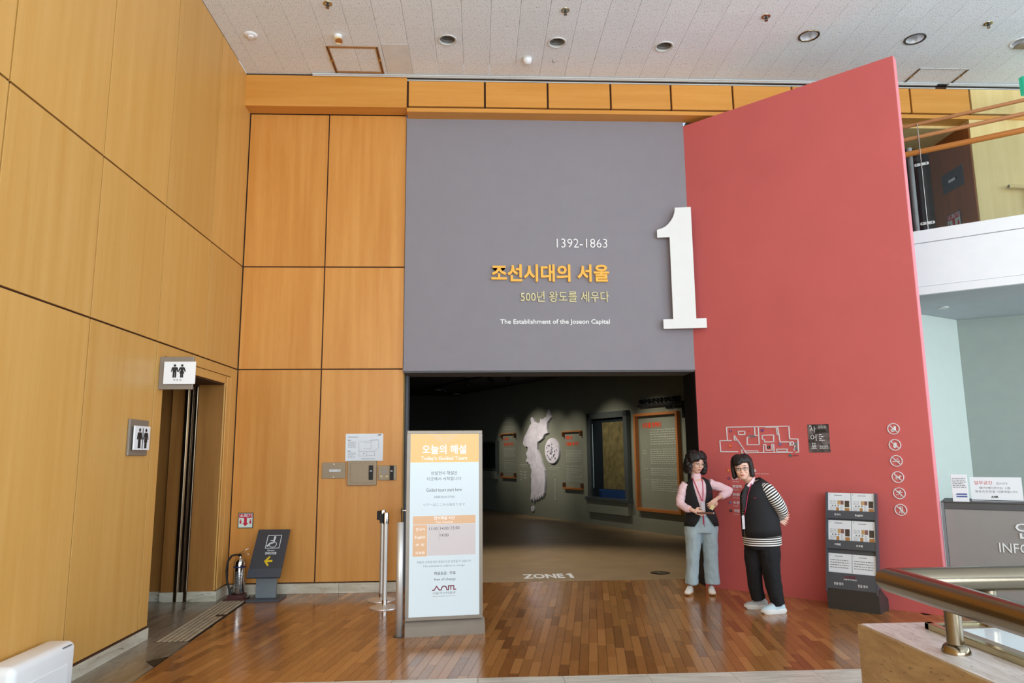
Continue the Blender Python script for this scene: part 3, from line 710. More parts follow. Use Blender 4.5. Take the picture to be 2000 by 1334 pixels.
def smoke(mb, x, z):
    mb.box(x-.034, x+.016, D0, D1, z-.010, z-.001); mb.box(x+.019, x+.030, D0, D1, z-.010, z-.001); stroke(mb, [(x+.024, z+.004), (x+.022, z+.012), (x+.008, z+.013), (x+.006, z+.022), (x+.016, z+.028)], .004, D0, D1)
def dog(mb, x, z):
    P_(mb, x, z, [(-22, 4), (12, 6), (18, 18), (30, 14), (32, 8), (22, 6), (16, -8), (-20, -8)])
    for k in (-20, -11, 6, 12): P_(mb, x, z, [(k, -6), (k+5, -6), (k+3, -24), (k-2, -24)])
    P_(mb, x, z, [(-22, 4), (-30, 16), (-27, 17), (-18, 4)])
def runner(mb, x, z):
    disc(mb, x+.010, z+.026, .0065); P_(mb, x, z, [(-4, 20), (8, 18), (6, -4), (-4, -4)])
    stroke(mb, [(x, z-.004), (x+.014, z-.014), (x+.010, z-.030)], .006, D0, D1); stroke(mb, [(x, z-.004), (x-.010, z-.014), (x-.026, z-.014)], .006, D0, D1)
    stroke(mb, [(x+.004, z+.016), (x+.020, z+.006), (x+.030, z+.012)], .005, D0, D1); stroke(mb, [(x-.002, z+.017), (x-.018, z+.018), (x-.024, z+.006)], .005, D0, D1)
def tripod(mb, x, z):
    disc(mb, x-.004, z+.027, .0065); P_(mb, x, z, [(-10, 20), (3, 20), (4, -4), (-8, -4)]); stroke(mb, [(x-.006, z-.004), (x-.016, z-.030)], .006, D0, D1); stroke(mb, [(x, z-.004), (x+.004, z-.030)], .006, D0, D1)
    stroke(mb, [(x+.014, z+.034), (x+.014, z-.034)], .006, D0, D1); stroke(mb, [(x+.014, z-.012), (x+.026, z-.034)], .004, D0, D1)
for z, d, l in ((1.768, food, 'no food or drink'), (1.607, touch, 'no touching'), (1.448, smoke, 'no smoking'), (1.288, dog, 'no pets'), (1.129, runner, 'no running'), (.968, tripod, 'no tripod or selfie stick')):
    nosign(z, 'round white '+l+' symbol on red wall', d)
# ================================================================ RIGHT SIDE: soffit walls, balcony, upper wall
wr = sroot('wall_right')
def wallseg(name, a, b, z0, z1, th_, mat, parent):
    d = math.atan2(b[1]-a[1], b[0]-a[0]); L = math.hypot(b[0]-a[0], b[1]-a[1])
    o = MB().box(0, L, 0, th_, z0, z1).build(name, mat, parent, loc=(a[0], a[1], 0)); o.rotation_euler = (0, 0, d); return o
wallseg('mint_wall', (5.0, 8.486), (6.508, 9.30), 0, 3.3, .1, 'mint', wr)
wallseg('sage_wall', (6.508, 9.30), (10.4, 7.20), 0, 3.3, .1, 'sage', wr)
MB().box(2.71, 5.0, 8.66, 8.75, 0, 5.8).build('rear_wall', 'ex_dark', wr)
FA = math.radians(-36.6); FX, FYY = 5.036, 7.754
def fs(s, o=0): return (FX+s*math.cos(FA)-o*math.sin(FA), FYY+s*math.sin(FA)+o*math.cos(FA))
bs = sroot('balcony_slab')
MB().prism([fs(-.62, .05), fs(4.2, .05), (11, 5.4), (11, 12), (4.6, 12), (4.6, 8.2)], 3.302, 4.03, 'xy').build('slab_body', 'slab_under', bs)
def fb(s0, s1, y0, y1, z0, z1, mat, name, parent=bs):
    o = MB().box(s0, s1, y0, y1, z0, z1, bev=.003).build(name, mat, parent, loc=(FX, FYY, 0)); o.rotation_euler = (0, 0, FA); return o
fb(-.62, 4.2, 0, .05, 3.30, 3.392, 'white', 'fascia_band'); fb(-.62, 4.2, .012, .05, 3.396, 3.90, 'white', 'fascia_band'); fb(-.62, 4.2, -.004, .06, 3.904, 4.05, 'white', 'fascia_band')
MB().cyl((5.76, 8.44, 3.285), (5.76, 8.44, 3.302), .055, n=24).build('soffit_downlight', 'alu', bs)
# upper level wall with its recess
wu = sroot('wall_upper')
MB().box(6.352, 9.6, 8.43, 8.62, 4.05, 5.79).build('pale_wall_panel', 'panel_pale', wu)
MB().box(6.352, 6.40, 8.62, 9.30, 4.03, 5.9).build('recess_side', 'brown', wu)
MB().box(6.34, 6.353, 8.45, 9.28, 4.05, 5.74).build('brown_panel', 'brown', wu)
MB().box(4.8, 6.352, 9.27, 9.35, 4.03, 5.9).build('recess_back', 'door_dark', wu)
MB().box(4.7, 6.352, 8.62, 9.3, 5.74, 5.80).build('recess_soffit', 'panel_pale', wu)
MB().box(5.55, 5.60, 9.24, 9.27, 4.05, 5.60).box(6.20, 6.25, 9.24, 9.27, 4.05, 5.60).box(5.55, 6.25, 9.24, 9.27, 5.55, 5.60).build('lift_door_frame', 'stand_base', wu)
ba = sroot('balustrade'); ba['kind'] = 'thing'; ba['label'] = 'glass balcony balustrade with three wooden rails above white slab edge'; ba['category'] = 'balustrade'
ba.location = (FX, FYY, 0); ba.rotation_euler = (0, 0, FA)
MB().box(-.6, .133, .016, .026, 4.052, 4.965).build('glass_pane', 'glass_tint', ba); MB().box(.147, 4.0, .016, .026, 4.052, 4.965).build('glass_pane', 'glass_tint', ba)
for z, r, mt_ in ((4.995, .033, 'rail_wood2'), (5.178, .024, 'rail_wood'), (5.335, .021, 'rail_wood')):
    MB().cyl((-.6, .02, z), (4.0, .02, z), r, n=20).build('wooden_rail', mt_, ba, smooth=40)
MB().cyl((.14, -.012, 4.052), (.14, -.012, 5.33), .0055, n=10).build('steel_rod', 'chrome', ba, smooth=40)
for z in (4.835, 4.125):
    c_ = MB().box(.068, .215, -.004, .012, z-.017, z+.017, bev=.012, seg=2).build('glass_clamp', 'alu', ba)
    MB().cyl((.092, -.008, z), (.092, -.003, z), .007, n=12).cyl((.19, -.008, z), (.19, -.003, z), .007, n=12).build('clamp_bolt', 'rubber', c_)
MB().cyl((.02, .17, 4.052), (.02, .17, 5.12), .03, n=20).build('steel_post', 'reflector', ba, smooth=40)
t = thing('switch_plate', 'blue-grey metal plate on the brown upper wall behind the glass', 'plate', (6.338, 9.037, 5.115), -PI/2)
MB().box(0, .42, -.008, 0, -.135, .135, bev=.003).build('plate', 'stand_grey', t); MB().box(.13, .26, -.01, -.008, -.018, .018).build('label_strip', 'paper', t)
MB().cyl((.285, -.014, 0), (.285, -.008, 0), .016, n=16).build('key_switch', 'rubber', t)
MB().cyl((.2, -.012, .10), (.2, -.008, .10), .006, n=10).cyl((.2, -.012, -.10), (.2, -.008, -.10), .006, n=10).build('screw', 'chrome', t)
def ext_sign(t, w):
    MB().box(-w/2, w/2, -.006, 0, -w/2, w/2, bev=.004).build('backing', 'ink_dark', t)
    MB().box(-w*.45, w*.45, -.008, -.006, -w*.45, w*.45).build('pale_face', 'sign_mint', t)
    MB().box(-w*.43, w*.43, -.0095, -.008, w*.17, w*.43).build('red_band', 'sign_red', t)
    text('소화기', 'lettering', t, (-w*.38, w*.20, w*.38, w*.41), -.0105, 'white_mark', bold=.02)
    MB().prism([(-w*.09, w*.17), (w*.09, w*.17), (w*.09, -w*.16), (w*.20, -w*.16), (0, -w*.37), (-w*.20, -w*.16), (-w*.09, -w*.16)], -.0095, -.008).build('arrow', 'sign_red', t)
    mb = MB()
    for s_ in (-1, 1): mb.box(s_*w*.32-w*.06, s_*w*.32+w*.06, -.0095, -.008, -w*.2, -w*.02).box(s_*w*.32-w*.04, s_*w*.32+w*.04, -.0095, -.008, 0, w*.07)
    mb.build('small_extinguishers', 'sign_red', t)
t = thing('extinguisher_sign', 'red and white extinguisher sign low on the brown upper wall', 'sign', (6.338, 8.89, 4.54), -PI/2); ext_sign(t, .28)
t = thing('wall_handrail', 'short pale wooden handrail end fixed to the cream upper wall', 'handrail', (6.72, 8.36, 4.845))
MB().cyl((0, 0, 0), (.9, 0, -.02), .026, n=20).build('rail', 'panel_pale', t, smooth=40); MB().cyl((-.002, 0, 0), (.0, 0, 0), .02, n=16).build('end_plug', 'mid_grey', t)
MB().box(.26, .33, -.01, .07, -.34, .0).build('bracket_plate', 'alu', t)
# exit sign hanging from the ceiling
t = thing('exit_sign', 'green and white lit exit sign hanging from ceiling by the upper rails', 'exit sign', (6.33, 7.5, 5.735))
MB().box(0, .56, -.03, .03, -.112, .112, bev=.004).build('housing', 'exit_green', t); MB().box(.03, .53, -.034, -.030, -.09, .09).build('lit_face', 'exit_white', t)
MB().cyl((.32, -.037, .045), (.32, -.034, .045), .018, n=16).box(.295, .33, -.037, -.034, -.03, .025).box(.27, .30, -.037, -.034, -.07, -.02).box(.33, .36, -.037, -.034, -.06, -.02).build('running_figure', 'exit_green', t)
MB().cyl((.12, 0, .11), (.12, 0, .50), .006, n=8).cyl((.44, 0, .11), (.44, 0, .50), .006, n=8).build('hanger_rod', 'alu', t)
MB().box(.0, .56, -.05, .05, .495, .515).build('ceiling_plate', 'taupe', t)

# ================================================================ INFORMATION DESK
dk = thing('information_desk', 'grey information desk with raised white lettering beside red wall', 'desk', (4.522, 6.950, 0), FA)
MB().box(0, 3.0, .02, .62, 0, 1.0).build('body', 'desk_dark', dk)
MB().box(.014, 3.0, 0, .02, .0, .985, bev=.002).build('front_panel', 'desk_grey', dk); MB().box(.014, 3.0, -.006, .02, .988, 1.045).build('top_band', 'desk_dark', dk)
MB().box(-.012, .012, -.012, .62, 0, 1.052, bev=.002).build('side_panel', 'mid_grey', dk); MB().box(-.012, 3.0, -.012, .62, 1.045, 1.056, bev=.002).build('counter_top', 'stand_base', dk)
text('안내', 'korean_letters', dk, (.565, .735, .95, .885), -.016, 'white_mark', .014, bold=.0); text('INFORMATION', 'english_letters', dk, (.425, .603, 1.15, .69), -.012, 'white_mark', .01, bold=.0)
t = thing('notice_holder', 'clear acrylic holder with a white office-area notice on the desk', 'sign holder', (4.74, 6.83, 1.056), FA)
MB().box(0, .41, -.0, .006, .0, .235).box(0, .41, 0, .07, 0, .006).build('acrylic', 'paper', t)
text('업무공간', 'red_words', t, (.035, .165, .18, .20), -.002, 'ink_red'); text('입니다', 'grey_words', t, (.21, .168, .30, .188), -.002, 'ink')
text('엘리베이터는 1층', 'grey_words', t, (.07, .125, .32, .145), -.002, 'ink'); text('동층승강장을 이용바랍니다', 'grey_words', t, (.035, .09, .37, .112), -.002, 'ink')
mb = MB(); sk_logo(mb, .16, .045, .215, .06, .004, -.003, -.001); mb.build('logo', 'ink_dark', t); MB().box(0, .41, -.004, 0, .004, .010).box(0, .41, -.004, 0, .016, .022).build('dark_strip', 'ink_dark', t)
t = thing('leaflet_holder', 'upright white leaflet with blue drawing at the desk corner', 'leaflet', (4.60, 6.90, 1.056), FA)
MB().box(0, .135, 0, .006, 0, .26, bev=.002).build('card', 'paper', t)
mb = MB(); dashes(mb, .01, .13, .12, .23, 6, -.001, .4, 3, .3, .02); mb.build('small_print', 'ink', t, kind='stuff')
MB().prism([(.03, .045), (.125, .045), (.12, .056), (.035, .056)], -.002, 0).prism([(.025, .066), (.125, .066), (.118, .08), (.04, .08)], -.002, 0).build('blue_drawing', 'ink_blue', t)

# ================================================================ PARAPET AND HANDRAIL (right foreground)
pp = sroot('parapet', label='travertine parapet around the stairwell')
MB().box(1.232, 3.8, -1.2, 2.368, 0, .962).build('stone_core', 'parapet_side', pp)
for a, b in ((-1.2, -.302), (-.3, .598), (.6, 1.498), (1.5, 2.37)): MB().box(1.220, 1.232, a, b, 0, .9985, bev=.001).build('side_slab', 'parapet_side', pp)
for a, b in ((-1.2, -.3), (-.298, 1.0), (1.002, 2.37)): MB().box(1.2325, 1.50, a, b, .968, 1.0, bev=.001).build('coping_slab', 'parapet', pp)
for a, b in ((1.502, 2.6), (2.602, 3.8)): MB().box(a, b, 1.6, 2.37, .968, 1.0, bev=.004).build('coping_slab', 'parapet', pp)
MB().box(1.5, 3.8, -1.2, 1.6, .95, .998).build('inner_slab', 'parapet', pp)
t = thing('light_well_cover', 'brass-framed white frosted cover lying on the parapet', 'cover', (1.392, 2.288, 1.0))
MB().box(0, .022, -3.2, 0, 0, .020, bev=.002).box(0, 2.2, -.022, 0, 0, .020, bev=.002).box(2.18, 2.2, -3.2, 0, 0, .02).build('frame', 'brass', t)
MB().box(.022, .07, -3.2, -.022, 0, .012).box(.022, 2.18, -.06, -.022, 0, .012).build('frame_ledge', 'taupe', t); MB().box(.07, 2.18, -3.15, -.06, .0, .011).build('frosted_sheet', 'frost', t)
hr = thing('stair_handrail', 'thick tubular metal handrail turning a mitred corner above the parapet', 'handrail', (1.292, 2.262, 1.0))
RH = .150; rr = .0385
mb = MB(); n = 32; rings = []
for k, (px_, py_) in enumerate(((0, -3.4), (0, 0), (2.6, 0))):
    ring = []
    for i in range(n):
        a = 2*PI*i/n; c, s_ = rr*math.cos(a), rr*math.sin(a)
        if k == 0: p = (c, -3.4, RH+s_)
        elif k == 1: p = (c, -c, RH+s_)
        else: p = (2.6, -c, RH+s_)
        ring.append(mb.bm.verts.new(p))
    rings.append(ring)
for a, b in zip(rings, rings[1:]):
    for i in range(n): mb.bm.faces.new((a[i], a[(i+1) % n], b[(i+1) % n], b[i]))
M['rail_metal'] = plain('polished_warm_steel', (136, 124, 106), .2, 1.0, var=.05, scale=2, bump=.02, bscale=40)
mb.build('rail_tube', 'rail_metal', hr, smooth=35)
for x, y in ((.018, -.245), (.018, -1.6), (.30, .0), (1.6, 0)):
    p_ = MB().cyl((x, y, .008), (x, y, RH-.02), .0215, n=24).build('post', 'rail_metal', hr, smooth=40)
    MB().lathe([(.0, .024), (.024, .024), (.031, .018), (.036, .006), (.036, 0), (0, 0)], (x, y, .0), n=32).build('base_flange', 'rail_metal', p_, smooth=50)

# ================================================================ CEILING FITTINGS
M['glare_cone'] = plain('painted_glare_cone', (226, 228, 232), .3, .5, var=.06, scale=30)  # whitish colour stands in for the window reflected in the cones
for i, (x, y) in enumerate(lights):
    bright = i > 2
    t = thing('downlight', ['grey-finned recessed downlight left of centre', 'grey-finned recessed downlight above the grey wall centre', 'grey-finned recessed downlight near the red wall',
              'wide downlight with painted window glare left of the red wall peak', 'wide downlight with painted window glare right of the red wall peak', 'dark recessed downlight at the far right of the ceiling'][i], 'downlight', (x, y, ZC), 0, 'recessed ceiling downlights')
    R0 = .118 if bright else .110
    MB().lathe([(R0-.024, .002), (R0-.018, -.008), (R0-.004, -.009), (R0, -.004), (R0, 0)], n=40).build('trim_ring', ['alu', 'alu', 'alu', 'bronze', 'stand_base', 'white'][i], t, smooth=40)
    MB().lathe([(.094, .0), (.088, .03), (.078, .07), (.066, .10), (0, .105)], n=32).build('reflector', 'glare_cone' if bright else 'reflector', t, smooth=40)
    if not bright:
        for k in range(3): MB().lathe([(.088-k*.006, .02+k*.025), (.078-k*.006, .018+k*.025), (.078-k*.006, .026+k*.025)], n=28).build('baffle_ring', 'taupe', t)
    MB().ball((0, 0, .085), .035, n=14).build('lamp', 'frost', t, smooth=60)
t = thing('smoke_detector', 'white round detector on ceiling near the left wall', 'detector', (-2.556, 7.574, ZC))
MB().lathe([(0, -.035), (.03, -.035), (.036, -.02), (.062, -.016), (.072, -.006), (.074, 0), (0, 0)], n=28).build('housing', 'white', t, smooth=40); MB().ring((0, 0, -.02), .042, .036, h=.004).build('vent_ring', 'alu', t)
t = thing('motion_sensor', 'white tube sensor with brown lower cap on ceiling', 'sensor', (-1.581, 7.563, ZC))
MB().cyl((0, 0, 0), (0, 0, -.035), .045, .045, n=24).build('mount', 'white', t, smooth=40); MB().cyl((0, 0, -.03), (.02, -.03, -.085), .038, n=24).build('eye', 'note', t, smooth=40); MB().cyl((.018, -.028, -.075), (.021, -.031, -.092), .040, n=24).build('brown_cap', 'oak_frame', t, smooth=40)
t = thing('dome_camera', 'small white dome camera on ceiling above the grey wall', 'camera', (.598, 7.964, ZC))
MB().lathe([(0, -.075), (.03, -.07), (.05, -.045), (.055, -.02), (.05, 0), (0, 0)], n=24).build('dome', 'white_gloss', t, smooth=60); MB().lathe([(.05, -.012), (.058, -.01), (.058, 0), (.05, 0)], n=24).build('base_ring', 'alu', t)
for i, (x, y) in enumerate(((-1.575, 6.974), (.941, 7.007), (3.15, 7.045), (5.697, 7.095))):
    t = thing('sprinkler', 'small brass ceiling sprinkler, '+['leftmost, above the brown-framed hatch', 'above the second finned downlight', 'above the bright downlight left of the red peak', 'rightmost, beyond the red wall'][i], 'sprinkler', (x, y, ZC), 0, 'ceiling sprinklers')
    MB().lathe([(.048, 0), (.046, -.006), (.03, -.010), (.03, -.003)], n=20).build('escutcheon', 'brass', t, smooth=40)
    MB().cyl((0, 0, .01), (0, 0, -.03), .011, n=10).box(-.016, -.012, -.003, .003, -.05, -.02).box(.012, .016, -.003, .003, -.05, -.02).build('head', 'stand_base', t); MB().ring((0, 0, -.053), .018, .004, h=.003, n=12).build('deflector', 'bronze', t)
t = thing('cable_hook', 'thin black bent hook sticking out of a ceiling tile', 'hook', (.905, 7.99, ZC))
MB().loft([(0, 0, 0), (.0, 0, -.025), (.02, 0, -.035), (.03, .01, -.03)], .003, n=6).build('wire', 'rubber', t)
M['stain'] = plain('stained_brown_frame', (176, 132, 84), .6, .2, var=.12, scale=30)
for i, (x0, x1, y0, y1) in enumerate(hatch):
    w = .035 if i == 0 else .02
    t = thing('access_hatch', ['square ceiling access hatch with rust-brown frame', 'square ceiling access hatch with thin metal frame right of red wall'][i], 'hatch', (x0, y0, ZC-.001))
    X, Y = x1-x0, y1-y0; mt_ = 'stain' if i == 0 else 'alu'
    MB().box(0, X, 0, w, -.006, 0).build('frame_bar', mt_, t); MB().box(0, X, Y-w, Y, -.006, 0).build('frame_bar', mt_, t)
    MB().box(0, w, w, Y-w, -.007, 0).build('frame_bar', mt_ if i == 0 else 'bronze', t); MB().box(X-w, X, w, Y-w, -.007, 0).build('frame_bar', mt_ if i == 0 else 'bronze', t)
    MB().box(w*.3, w*.6, 0, Y, -.009, -.006).box(X-w*.6, X-w*.3, 0, Y, -.009, -.006).build('frame_groove', 'stand_base' if i else 'groove', t)
    MB().box(-.003, .02, Y*.45, Y*.55, -.016, -.006).box(X-.02, X+.003, Y*.4, Y*.5, -.016, -.006).build('latch', 'brass', t)

# ================================================================ WALL SIGNS AND PLATES (left)
def man(mb, x, z, h, y0, y1, woman=False):
    k = h/100; mb.cyl((x, y0, z+91*k), (x, y1, z+91*k), 9*k, n=18)
    if not woman:
        mb.prism([(x-17*k, z+79*k), (x+17*k, z+79*k), (x+22*k, z+72*k), (x+26*k, z+44*k), (x+19*k, z+43*k), (x+13*k, z+66*k), (x+13*k, z), (x+2*k, z), (x+1*k, z+40*k), (x-1*k, z+40*k), (x-2*k, z), (x-13*k, z), (x-13*k, z+66*k), (x-19*k, z+43*k), (x-26*k, z+44*k), (x-22*k, z+72*k)], y0, y1)
    else:
        mb.prism([(x-14*k, z+79*k), (x+14*k, z+79*k), (x+20*k, z+72*k), (x+28*k, z+45*k), (x+21*k, z+43*k), (x+11*k, z+64*k), (x+9*k, z+56*k), (x+19*k, z+31*k), (x+11*k, z+31*k), (x+11*k, z), (x+1*k, z), (x+1*k, z+30*k), (x-1*k, z+30*k), (x-1*k, z), (x-11*k, z), (x-11*k, z+31*k), (x-19*k, z+31*k), (x-9*k, z+56*k), (x-11*k, z+64*k), (x-21*k, z+43*k), (x-28*k, z+45*k), (x-20*k, z+72*k)], y0, y1)
t = thing('washroom_sign', 'grey projecting washroom sign with white plate of two figures above passage', 'sign', (-2.868, 6.55, 0))
MB().box(0, .30, 0, .025, 2.152, 2.448, bev=.003).build('grey_plate', 'taupe', t); MB().box(.052, .33, -.03, -.018, 2.198, 2.400, bev=.002).build('white_plate', 'white_gloss', t)
MB().box(.1, .12, -.02, .0, 2.28, 2.32).box(.24, .26, -.02, 0, 2.28, 2.32).build('spacer', 'chrome', t)
mb = MB(); man(mb, .149, 2.255, .120, -.033, -.030); man(mb, .213, 2.255, .120, -.033, -.030, True); mb.build('figures', 'rubber', t); text('화 장 실', 'caption', t, (.142, 2.226, .212, 2.243), -.0315, 'ink_dark')
t = thing('washroom_plate', 'flat grey and white washroom plate on left wall beside passage', 'sign', (-2.866, 6.038, 0), PI/2)
MB().box(0, .337, -.018, 0, 1.567, 1.865, bev=.003).build('grey_plate', 'taupe', t); MB().box(.03, .31, -.046, -.034, 1.613, 1.812, bev=.002).build('white_plate', 'white_gloss', t)
MB().box(.08, .10, -.036, -.015, 1.70, 1.73).box(.24, .26, -.036, -.015, 1.70, 1.73).build('spacer', 'chrome', t)
mb = MB(); man(mb, .118, 1.628, .165, -.049, -.046); man(mb, .232, 1.628, .165, -.049, -.046, True); mb.box(.170, .178, -.049, -.046, 1.625, 1.795); mb.build('figures', 'rubber', t)
t = thing('extinguisher_sign', 'square red and white extinguisher sign low on the orange back wall', 'sign', (-2.688, YB-.0005, .822)); ext_sign(t, .175)
t = thing('evacuation_plan', 'white printed floor guide sheet on the orange back wall', 'sheet', (-1.567, YB, 0))
MB().box(0, .44, -.006, 0, 1.488, 1.806).build('board', 'paper', t)
mb = MB(); mb.quads([(.025, 1.765, .145, 1.771), (.025, 1.727, .062, 1.734), (.025, 1.60, .062, 1.607)], -.0065); dashes(mb, .03, 1.64, .12, 1.715, 7, -.0065, .3, 2, .4, .02); dashes(mb, .03, 1.52, .12, 1.59, 6, -.0065, .3, 5, .4, .02); dashes(mb, .19, 1.508, .35, 1.516, 1, -.0065, .7, 6, 0, .018)
for pl in ([(.21, 1.70), (.30, 1.705), (.30, 1.63), (.21, 1.63)], [(.17, 1.715), (.385, 1.73), (.39, 1.64), (.34, 1.60), (.345, 1.55), (.16, 1.545), (.155, 1.71)], [(.30, 1.70), (.30, 1.735), (.385, 1.735)], [(.16, 1.60), (.34, 1.598)], [(.25, 1.60), (.25, 1.55)]): stroke(mb, pl, .0022, -.0072, -.0062)
mb.build('plan_print', 'ink', t); mb = MB(); sk_logo(mb, .375, 1.785, .415, 1.796, .003, -.008, -.006); mb.cyl((.215, -.0075, 1.575), (.215, -.006, 1.575), .005, n=12); mb.build('dark_marks', 'ink_dark', t)
t = thing('key_switch_plate', 'plain taupe wall plate with key switch and paper strip', 'plate', (-1.832, YB, 1.38))
MB().box(0, .275, -.010, 0, -.092, .092, bev=.002).build('plate', 'plate', t); MB().box(.085, .19, -.0115, -.01, -.014, .012).build('paper_strip', 'paper', t); text('방화셔터 스위치', 'strip_words', t, (.09, -.006, .18, .006), -.012, 'ink_dark')
MB().cyl((.205, -.016, 0), (.205, -.01, 0), .017, n=18).build('key_switch', 'reflector', t)
for z in (.075, -.075): MB().cyl((.137, -.014, z), (.137, -.01, z), .006, n=10).build('screw', 'chrome', t)
t = thing('control_cabinet', 'square taupe wall cabinet with black pull handle', 'cabinet', (-1.532, YB, 1.348))
MB().box(0, .338, -.03, 0, -.142, .142, bev=.003).build('body', 'plate', t); d = MB().box(.035, .30, -.034, -.03, -.112, .112, bev=.002).build('door', 'plate', t)
MB().box(.25, .298, -.052, -.034, -.078, .088, bev=.005).build('handle', 'rubber', d); MB().box(.262, .288, -.054, -.052, .018, .028).build('handle_label', 'paper', d)
t = thing('intercom', 'small taupe wall intercom with round speaker and black handset', 'intercom', (-1.178, YB, 1.345))
MB().box(0, .215, -.015, 0, -.082, .088, bev=.003).build('plate', 'plate', t); MB().cyl((.075, -.019, .022), (.075, -.015, .022), .037, n=24).build('speaker_grille', 'taupe', t)
for x in (.04, .105): MB().box(x-.013, x+.013, -.019, -.015, -.045, -.030).build('button', 'cream', t)
MB().box(.138, .182, -.04, -.015, -.08, .085, bev=.006).build('handset', 'rubber', t); MB().box(.147, .173, -.042, -.04, .018, .028).build('handset_label', 'paper', t)
t = thing('barrier_clip', 'small chrome peg with black cord at the corner of orange wall', 'peg', (-.902, 8.62, .912))
MB().cyl((0, 0, 0), (.05, -.0, 0), .009, n=14).cyl((.05, 0, 0), (.066, 0, 0), .019, n=18).build('peg', 'chrome', t, smooth=40); MB().cyl((.008, -.012, .03), (.01, -.012, -.13), .006, n=8).build('cord', 'rubber', t)

# ================================================================ STANDING OBJECTS
# light box
lb = thing('light_box_sign', "white and orange lit board announcing today's guided tours, in taupe frame", 'sign', (-.638, 6.525, 0), math.radians(6.9))
MB().prism([(-.01, 0), (-.01, .082), (.035, .128), (.10, .128), (.155, .082), (.155, 0)], 0, .697, 'yz').build('base', 'taupe', lb)
MB().box(0, .680, .02, .11, .128, 1.768, bev=.004).build('cabinet', 'taupe', lb)
MB().box(0, .680, .008, .022, 1.739, 1.768, bev=.003).box(0, .680, .008, .022, .128, .158, bev=.003).box(0, .031, .008, .022, .158, 1.739).box(.650, .680, .008, .022, .158, 1.739).build('frame', 'taupe', lb)
MB().box(.031, .650, .013, .02, .158, 1.739).build('lit_panel', 'lb_white', lb)
y = .0125
mb = MB(); mb.quads([(.032, 1.484, .649, 1.738)], y); mb.build('orange_band', 'lb_orange', lb); mb = MB(); mb.quads([(.060, .942, .617, 1.014), (.060, .668, .186, .938)], y); mb.build('peach_band', 'lb_peach', lb); mb = MB(); mb.quads([(.188, .672, .617, .938)], y); mb.build('pale_field', 'lb_pale', lb)
y = .0115
mb = MB()
for a, b in (((.21, 1.735), (.335, 1.645)), ((.335, 1.645), (.46, 1.735)), ((.24, 1.738), (.335, 1.668)), ((.335, 1.668), (.43, 1.738)), ((.28, 1.70), (.39, 1.70)), ((.26, 1.72), (.41, 1.72))): stroke(mb, [a, b], .0025, y, y+.0005)
mb.build('ornament', 'lb_pale', lb)
for s_, b_, mt_, bo in (('오늘의 해설', (.135, 1.558, .533, 1.640), 'lb_letter', .02), ("Today's Guided Tours", (.125, 1.496, .541, 1.537), 'lb_letter', .012), ('상설전시 해설은', (.215, 1.371, .454, 1.406), 'lb_ink', 0), ('이곳에서 시작합니다', (.179, 1.322, .489, 1.354), 'lb_ink', 0), ('Guided tours start here', (.175, 1.226, .492, 1.256), 'lb_ink', 0),
                       ('讲解由此开始', (.243, 1.166, .429, 1.189), 'lb_grey', 0), ('ツアーはここから始まります', (.150, 1.098, .523, 1.124), 'lb_grey', 0), ('전시해설 시간', (.245, .980, .432, 1.009), 'lb_letter', .012), ('Tour Schedule', (.262, .950, .414, .968), 'lb_letter', 0),
                       ('11:00', (.204, .890, .280, .916), 'lb_ink', 0), ('14:00', (.302, .891, .375, .917), 'lb_ink', 0), ('15:00', (.400, .893, .473, .919), 'lb_ink', 0), ('14:00', (.300, .833, .376, .858), 'lb_ink', 0),
                       ('한국어', (.087, .886, .164, .913), 'lb_letter', 0), ('English', (.078, .815, .170, .846), 'lb_letter', 0), ('中 文', (.088, .756, .162, .779), 'lb_letter', 0), ('日本語', (.089, .687, .166, .711), 'lb_letter', 0),
                       ('박물관 사정에 따라 해설시간은 변경될 수 있습니다', (.100, .607, .576, .629), 'lb_grey', 0), ('The schedule is subject to change', (.152, .571, .520, .592), 'lb_grey', 0), ('해설요금 : 무료', (.248, .506, .440, .534), 'lb_ink', .01), ('free of charge', (.249, .452, .440, .480), 'lb_ink', 0),
                       ('서울역사박물관', (.238, .341, .440, .363), 'lb_grey', 0), ('SEOUL MUSEUM OF HISTORY', (.238, .322, .440, .330), 'lb_grey', 0)):
    text(s_, 'lettering', lb, b_, y, mt_, bold=bo)
mb = MB(); sk_logo(mb, .238, .378, .440, .412, .009, y, y+.001); mb.build('logo', 'lb_logo', lb)
mb = MB(); mb.quads([(.289, .80, .2905, .93), (.387, .885, .3885, .93)], y); mb.build('table_line', 'lb_grey', lb)
# steel half tube beside it
t = thing('steel_guard_post', 'brushed steel half-round post close to the light box left edge', 'post', (-.690, 6.545, 0))
MB().box(-.045, .036, -.035, .03, 0, .006, bev=.002).build('foot_plate', 'stand_base', t)
mb = MB(); mb.loft([(0, 0, .006), (0, 0, .5), (0, 0, .966)], .031, n=28, side=(1, 0, 0), arc=lambda i: (PI*.98, PI*2.02)); o = mb.build('half_tube', 'steel', t)
sm = o.modifiers.new('s', 'SOLIDIFY'); sm.thickness = .004
MB().box(-.031, .031, .0, .004, .006, .94).build('inner_plate', 'reflector', t)
